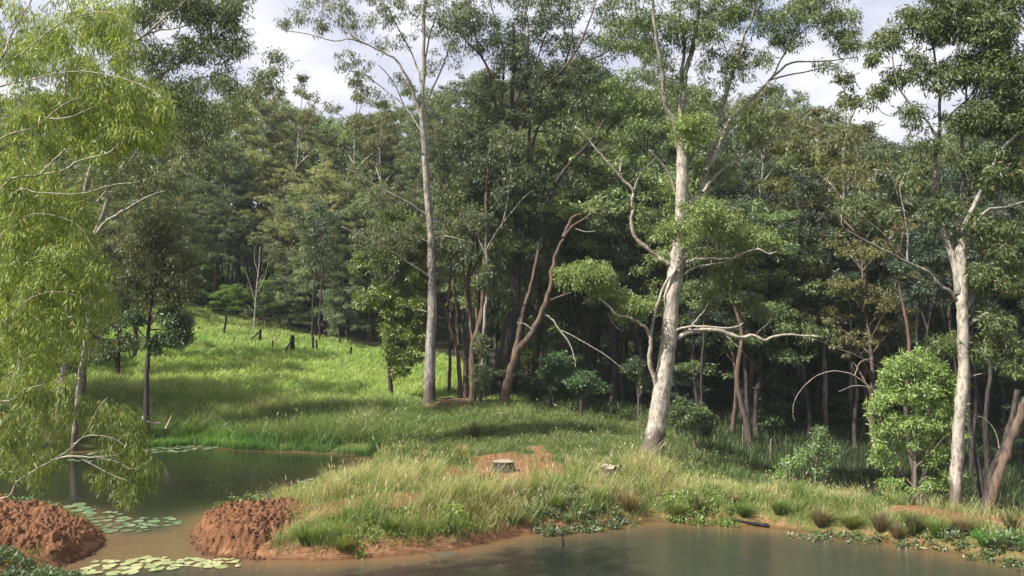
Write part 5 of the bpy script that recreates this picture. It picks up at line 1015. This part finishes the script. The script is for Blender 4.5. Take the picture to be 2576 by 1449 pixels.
# ------------------------------------------------------------------ stumps, logs, sticks
def stump(name, lab, u, v, rpx, hpx, cut=M_CUT, side=M_CHAR, squash=1.0, tilt=(0, 0), uneven=.0, cat='stump'):
    p = hit(u, v); d = p[1]; r = rpx / F * d * (.8 if d > 40 else 1); h = hpx / F * d * (1.35 if d > 40 else 1); rt = thing(name, lab, cat, p); k = 22; a = np.arange(k) / k * 2 * np.pi
    prof = 1 + .08 * np.sin(3 * a + u) + .05 * np.sin(7 * a) + .04 * R.normal(size=k); V = []; ss = [(-.15, 1.25), (.05, 1.18), (.35, 1.03), (.75, .98), (1.0, .97)]
    for f, q in ss:
        rr = r * q * prof * (1 + .03 * R.normal(size=k)); zt = h * f + (uneven * h * R.random(k) if f == 1.0 else 0); V.append(np.column_stack([rr * np.cos(a) + tilt[0] * f * h, rr * np.sin(a) * squash + tilt[1] * f * h, np.broadcast_to(zt, k)]))
    V = np.concatenate(V); i = np.arange(len(ss) - 1)[:, None] * k; j = np.arange(k)[None]; Q = np.stack([i + j, i + (j + 1) % k, i + k + (j + 1) % k, i + k + j], -1).reshape(-1, 4)
    obj('stump_side', mesh_np('stump_side', V, [Q], None, False, side), rt)
    top = V[-k:]; c = top.mean(0) + [0, 0, .004]; VT = np.vstack([top * [.985, .985, 1] + [0, 0, .003], c]); T = np.stack([np.arange(k), (np.arange(k) + 1) % k, np.full(k, k)], -1)
    obj('cut_face', mesh_np('cut_face', VT, [T], None, False, cut), rt); return rt
M_GREYW = bark_mat('grey_stump_bark', (.085, .075, .065), (.055, .048, .042), (.025, .022, .02), 6.0, .25, 0, .9)
stump('cut_stump', 'flat sawn tree stump with a pale top standing on the bare red patch', 1266, 1186, 27, 25, side=M_GREYW)
stump('rotten_stump', 'low rotten stump half hidden in golden grass right of the sawn stump', 1533, 1204, 25, 26, side=M_GREYW, uneven=.35, tilt=(.1, 0))
stump('charred_stump', 'charred thick stump with a log leaning on it in the middle of the meadow', 735, 886, 6.5, 29, M_CHAR, M_CHAR, uneven=.1)
stump('charred_stump', 'charred stump with a long log propped against it on its left, upper meadow', 654, 861, 4.5, 20, M_CHAR, M_CHAR, uneven=.25)
stump('charred_stump', 'narrow charred stump, left one of the close pair right of the thick stump', 787, 884, 3.2, 23, M_CHAR, M_CHAR, uneven=.1)
stump('charred_stump', 'thinner charred stump, right one of the close pair', 798, 886, 2.6, 20, M_CHAR, M_CHAR, uneven=.2, tilt=(-.1, 0))
stump('charred_stump', 'short charred post-like stump left of the thick stump, beside a thin stick', 686, 880, 2.5, 15, M_CHAR, M_CHAR, uneven=.2)
stump('charred_stump', 'lone small charred stump furthest right in the meadow', 881, 899, 3, 16, M_CHAR, M_CHAR, uneven=.2, tilt=(.1, 0))
t_ = stump('charred_stump', 'tall thin burnt stump with a ragged lump on top, furthest left in the meadow', 562, 842, 3, 28, M_CHAR, M_CHAR, uneven=.3, tilt=(.18, 0))
def log_(name, lab, pts, w0, w1, mat, cat='log', d=None, extra=(), sides=9):
    """pts (u,v[,lift]) followed over the ground, widths in pixels"""
    W = []
    for q in pts:
        p = hit(q[0], q[1]); p[2] += (q[2] if len(q) > 2 else 0); W.append(p)
    W = np.array(W); d = W[:, 1].mean(); rt = thing(name, lab, cat, W[0]); p = catmull(W, 4); r = np.linspace(w0, w1, len(p)) / F * d / 2 * (1 + .10 * R.normal(size=len(p))); A = Acc(); tubes(A, p[None], r[None], sides, rough=.15)
    obj('stem', A.mesh('stem', mat, W[0], True), rt)
    for e in extra:
        q = np.array([P(a, b, d_) for a, b, d_ in e[0]]); q = catmull(q, 4); A = Acc(); tubes(A, q[None], (np.linspace(e[1], e[2], len(q)) / F * d / 2)[None], 6); obj('side_branch', A.mesh('side_branch', mat, W[0], True), rt)
    return rt
log_('leaning_log', 'charred log leaning on the left side of the thick meadow stump', [(718, 886, .05), (728, 884, .45), (735, 884, .75)], 5, 5, M_CHAR)
log_('leaning_log', 'long thin log propped against the upper meadow stump', [(629, 860, .1), (641, 860, .35), (652, 861, .65)], 4, 4, M_CHAR)
for u, v, h, w, lab, nm in ((693, 878, .8, 2.6, 'thin upright stick between the short post-like stump and the thick stump', 'stick'), (588, 868, .5, 2.4, 'short leaning stick in the left of the meadow', 'stick'), (665, 834, .85, 2.6, 'thin grey post at the top edge of the meadow', 'post'),
                            (1797, 1112, 1.0, 5, 'grey fence post standing in the shade right of the rounded bush', 'fence_post'), (1868, 1135, 1.1, 3, 'thin pale picket in the shaded grass', 'fence_post'), (2257, 1240, 1.0, 5, 'grey fence post left of the bushy green tree stems', 'fence_post'), (1938, 1158, .9, 5, 'short pale fence post at the foot of the dark trunks', 'fence_post')):
    p = hit(u, v); rt = thing(nm, lab, 'post' if 'post' in nm else 'stick', p); A = Acc(); q = catmull(np.array([[0, 0, -.1], [.02, 0, h * .5], [.05, .02, h]]), 3); rr = w / F * p[1] / 2
    tubes(A, q[None], np.full((1, len(q)), rr), 6, rough=.2); obj('shaft', A.mesh('shaft', M_CHAR if h < .6 else M_TWIG), rt)
log_('fallen_log', 'pale barkless fallen log sloping to the left pond beside the slim dark tree', [(372, 1040, .25), (392, 1058, .18), (415, 1074, .12), (432, 1082, .1)], 8, 13, M_LIMB,
     extra=(([(418, 1078, 33.6), (425, 1062, 33.6), (432, 1045, 33.6)], 7, 2), ([(405, 1065, 33.9), (385, 1066, 33.6), (372, 1060, 33.4)], 6, 3)))
log_('floating_log', 'dark wet log lying along the waterline of the right pond', [(1826, 1320, .03), (1850, 1319, .06), (1885, 1322, .05), (1932, 1331, .04)], 4, 9, M_CHAR)
log_('floating_branch', 'crooked dark branch at the waterline left of the dark wet log', [(1712, 1310, .02), (1725, 1312, .06), (1745, 1314, .03), (1772, 1317, .04)], 4, 4, M_CHAR, cat='branch')
p0 = np.array([*P0(1416, 1378), 0]); rt = thing('water_stick', 'thin forked dark stick standing upright out of the right pond', 'stick', p0); A = Acc(); dd_ = p0[1]
for pts, w0, w1 in (([(1413,1384),(1417,1365),(1415,1352),(1420,1336),(1420,1326)], 6, 2.5), ([(1416,1376),(1423,1366)], 2.5, 1.5), ([(1415,1352),(1410,1342)], 2.5, 1)):
    q = catmull(P(np.array([a[0] for a in pts]), np.array([a[1] for a in pts]), dd_), 4); A2 = Acc(); tubes(A2, q[None], (np.linspace(w0, w1, len(q)) / F * dd_ / 2)[None], 6, rough=.2); obj('stem' if w0 > 3 else 'twig', A2.mesh('stem', M_CHAR, p0, True), rt)
# bark litter under the row of trunks
rt = thing('bark_litter', 'heap of shed reddish bark strips and sticks at the foot of the dark trunks', 'bark litter', hit(1130, 1012))
A = Acc(); n = 420; uu = R.normal(size=n) * 48 + 1150; dd = 39.6 + R.normal(size=n) * .5; xx = (uu - CU) / F * dd; zz_ = H(xx, dd) + .02 + .16 * R.random(n) * np.exp(-((uu - 1140) / 45) ** 2); a = R.normal(size=n) * .5
Lh = .12 + .35 * R.random(n); dv = np.stack([np.cos(a), np.sin(a) * .7, R.normal(size=n) * .12], 1) * Lh[:, None]; c = np.stack([xx, dd, zz_], 1)
tubes(A, np.stack([c - dv, c + [0, 0, .03], c + dv], 1), np.tile([.012, .022, .008], (n, 1)) * (.6 + .9 * R.random((n, 1))), 4); obj('strips', A.mesh('strips', bark_mat('shed_bark', (.22, .12, .075), (.34, .25, .17), (.10, .07, .05), 5.0, 1, 0, .3), rt.location), rt, kind='stuff')
# fallen sticks near the trunks
for i, (pts, lab) in enumerate((([(1210,1020,.03),(1240,1022,.08),(1262,1016,.05)], 'pale fallen branch at the foot of the orange leaning tree'), ([(1300,1015,.03),(1345,1020,.08),(1375,1012,.05),(1400,1022,.04)], 'crooked fallen branch in the grass right of the orange leaning tree'))):
    log_('fallen_branch', lab, pts, 4, 2.5, M_LIMB, cat='branch', sides=5)
rt = thing('bank_stone', 'pale grey lump of stone half buried in the red bank above the water', 'stone', hit(1138, 1338)); A = Acc(); clods(A, np.array([[0, 0, .05], [.12, .03, .03]]), np.array([.13, .08])); obj('lump', A.mesh('lump', M_GREYW), rt)
# floating mat of scum
q = P0(1118, 1394); k = 40; a = np.arange(k) / k * 2 * np.pi; rr = 1 + .18 * np.sin(3 * a) + .10 * R.normal(size=k); M_SCUM = bark_mat('dried_scum', (.09, .07, .045), (.06, .05, .035), (.07, .06, .045), 12.0, 1, 0, .2)
V = np.vstack([[0, 0, .012], np.column_stack([.33 * rr * np.cos(a), .22 * rr * np.sin(a), np.full(k, .006)])])
o = obj('floating_scum', mesh_np('floating_scum', V, [np.stack([np.zeros(k, int), 1 + np.arange(k), 1 + (np.arange(k) + 1) % k], -1)], None, False, M_SCUM), label='round tan patch of floating debris by the red bank', cat='debris', loc=(q[0], q[1], 0))

# tiny fallen leaves drifting on both ponds
q = R.uniform((-14, 16.3), (14, 33), (900, 2)); q = q[(H(q[:, 0], q[:, 1]) < -.1) & (vnoise(q[:, 0] * .5, q[:, 1] * .8, 5) > .5)][:150]; nq = len(q); a = R.random(nq) * 6.28
dv = np.stack([np.cos(a), np.sin(a), np.zeros(nq)], 1) * (.03 + .04 * R.random((nq, 1))); sv = np.stack([-np.sin(a), np.cos(a), np.zeros(nq)], 1) * .014; q3 = np.column_stack([q, np.full(nq, .006)])
obj('drifting_leaves', mesh_np('drifting_leaves', np.stack([q3 - dv, q3 + sv, q3 + dv, q3 - sv], 1).reshape(-1, 3), [np.arange(nq * 4).reshape(-1, 4)], np.repeat(np.array([.35, .30, .16]) * (.4 + R.random((nq, 1))), 4, 0), False, M_LEAF), kind='stuff', label='small fallen leaves drifting on the pond surface', cat='leaves')
# front-row forest trees that come in twos to fours are told apart by their order from the left
seen = {}
for o in list(COL.objects):
    if o.parent is None and o.get('group') and 'at the forest front' in o['group'] and 'shrub' not in o['group']: seen.setdefault(o['group'], []).append(o)
for g_, l_ in seen.items():
    l_.sort(key=lambda o: o.location.x / o.location.y)
    w_ = {2: ('left-hand', 'right-hand'), 3: ('leftmost', 'middle', 'rightmost'), 4: ('leftmost', 'second-from-left', 'third-from-left', 'rightmost')}.get(len(l_))
    if w_:
        for o, t_ in zip(l_, w_): o['label'] = t_ + ' ' + o['label']
for k_, (root, ch, used) in LIB.items():
    if not used[0]:
        for c in ch: bpy.data.objects.remove(c)
        bpy.data.objects.remove(root)
print('tris', sum(len(m.loop_triangles) if m.loop_triangles else sum(1 for _ in ()) for m in bpy.data.meshes), 'polys', sum(len(m.polygons) for m in bpy.data.meshes))
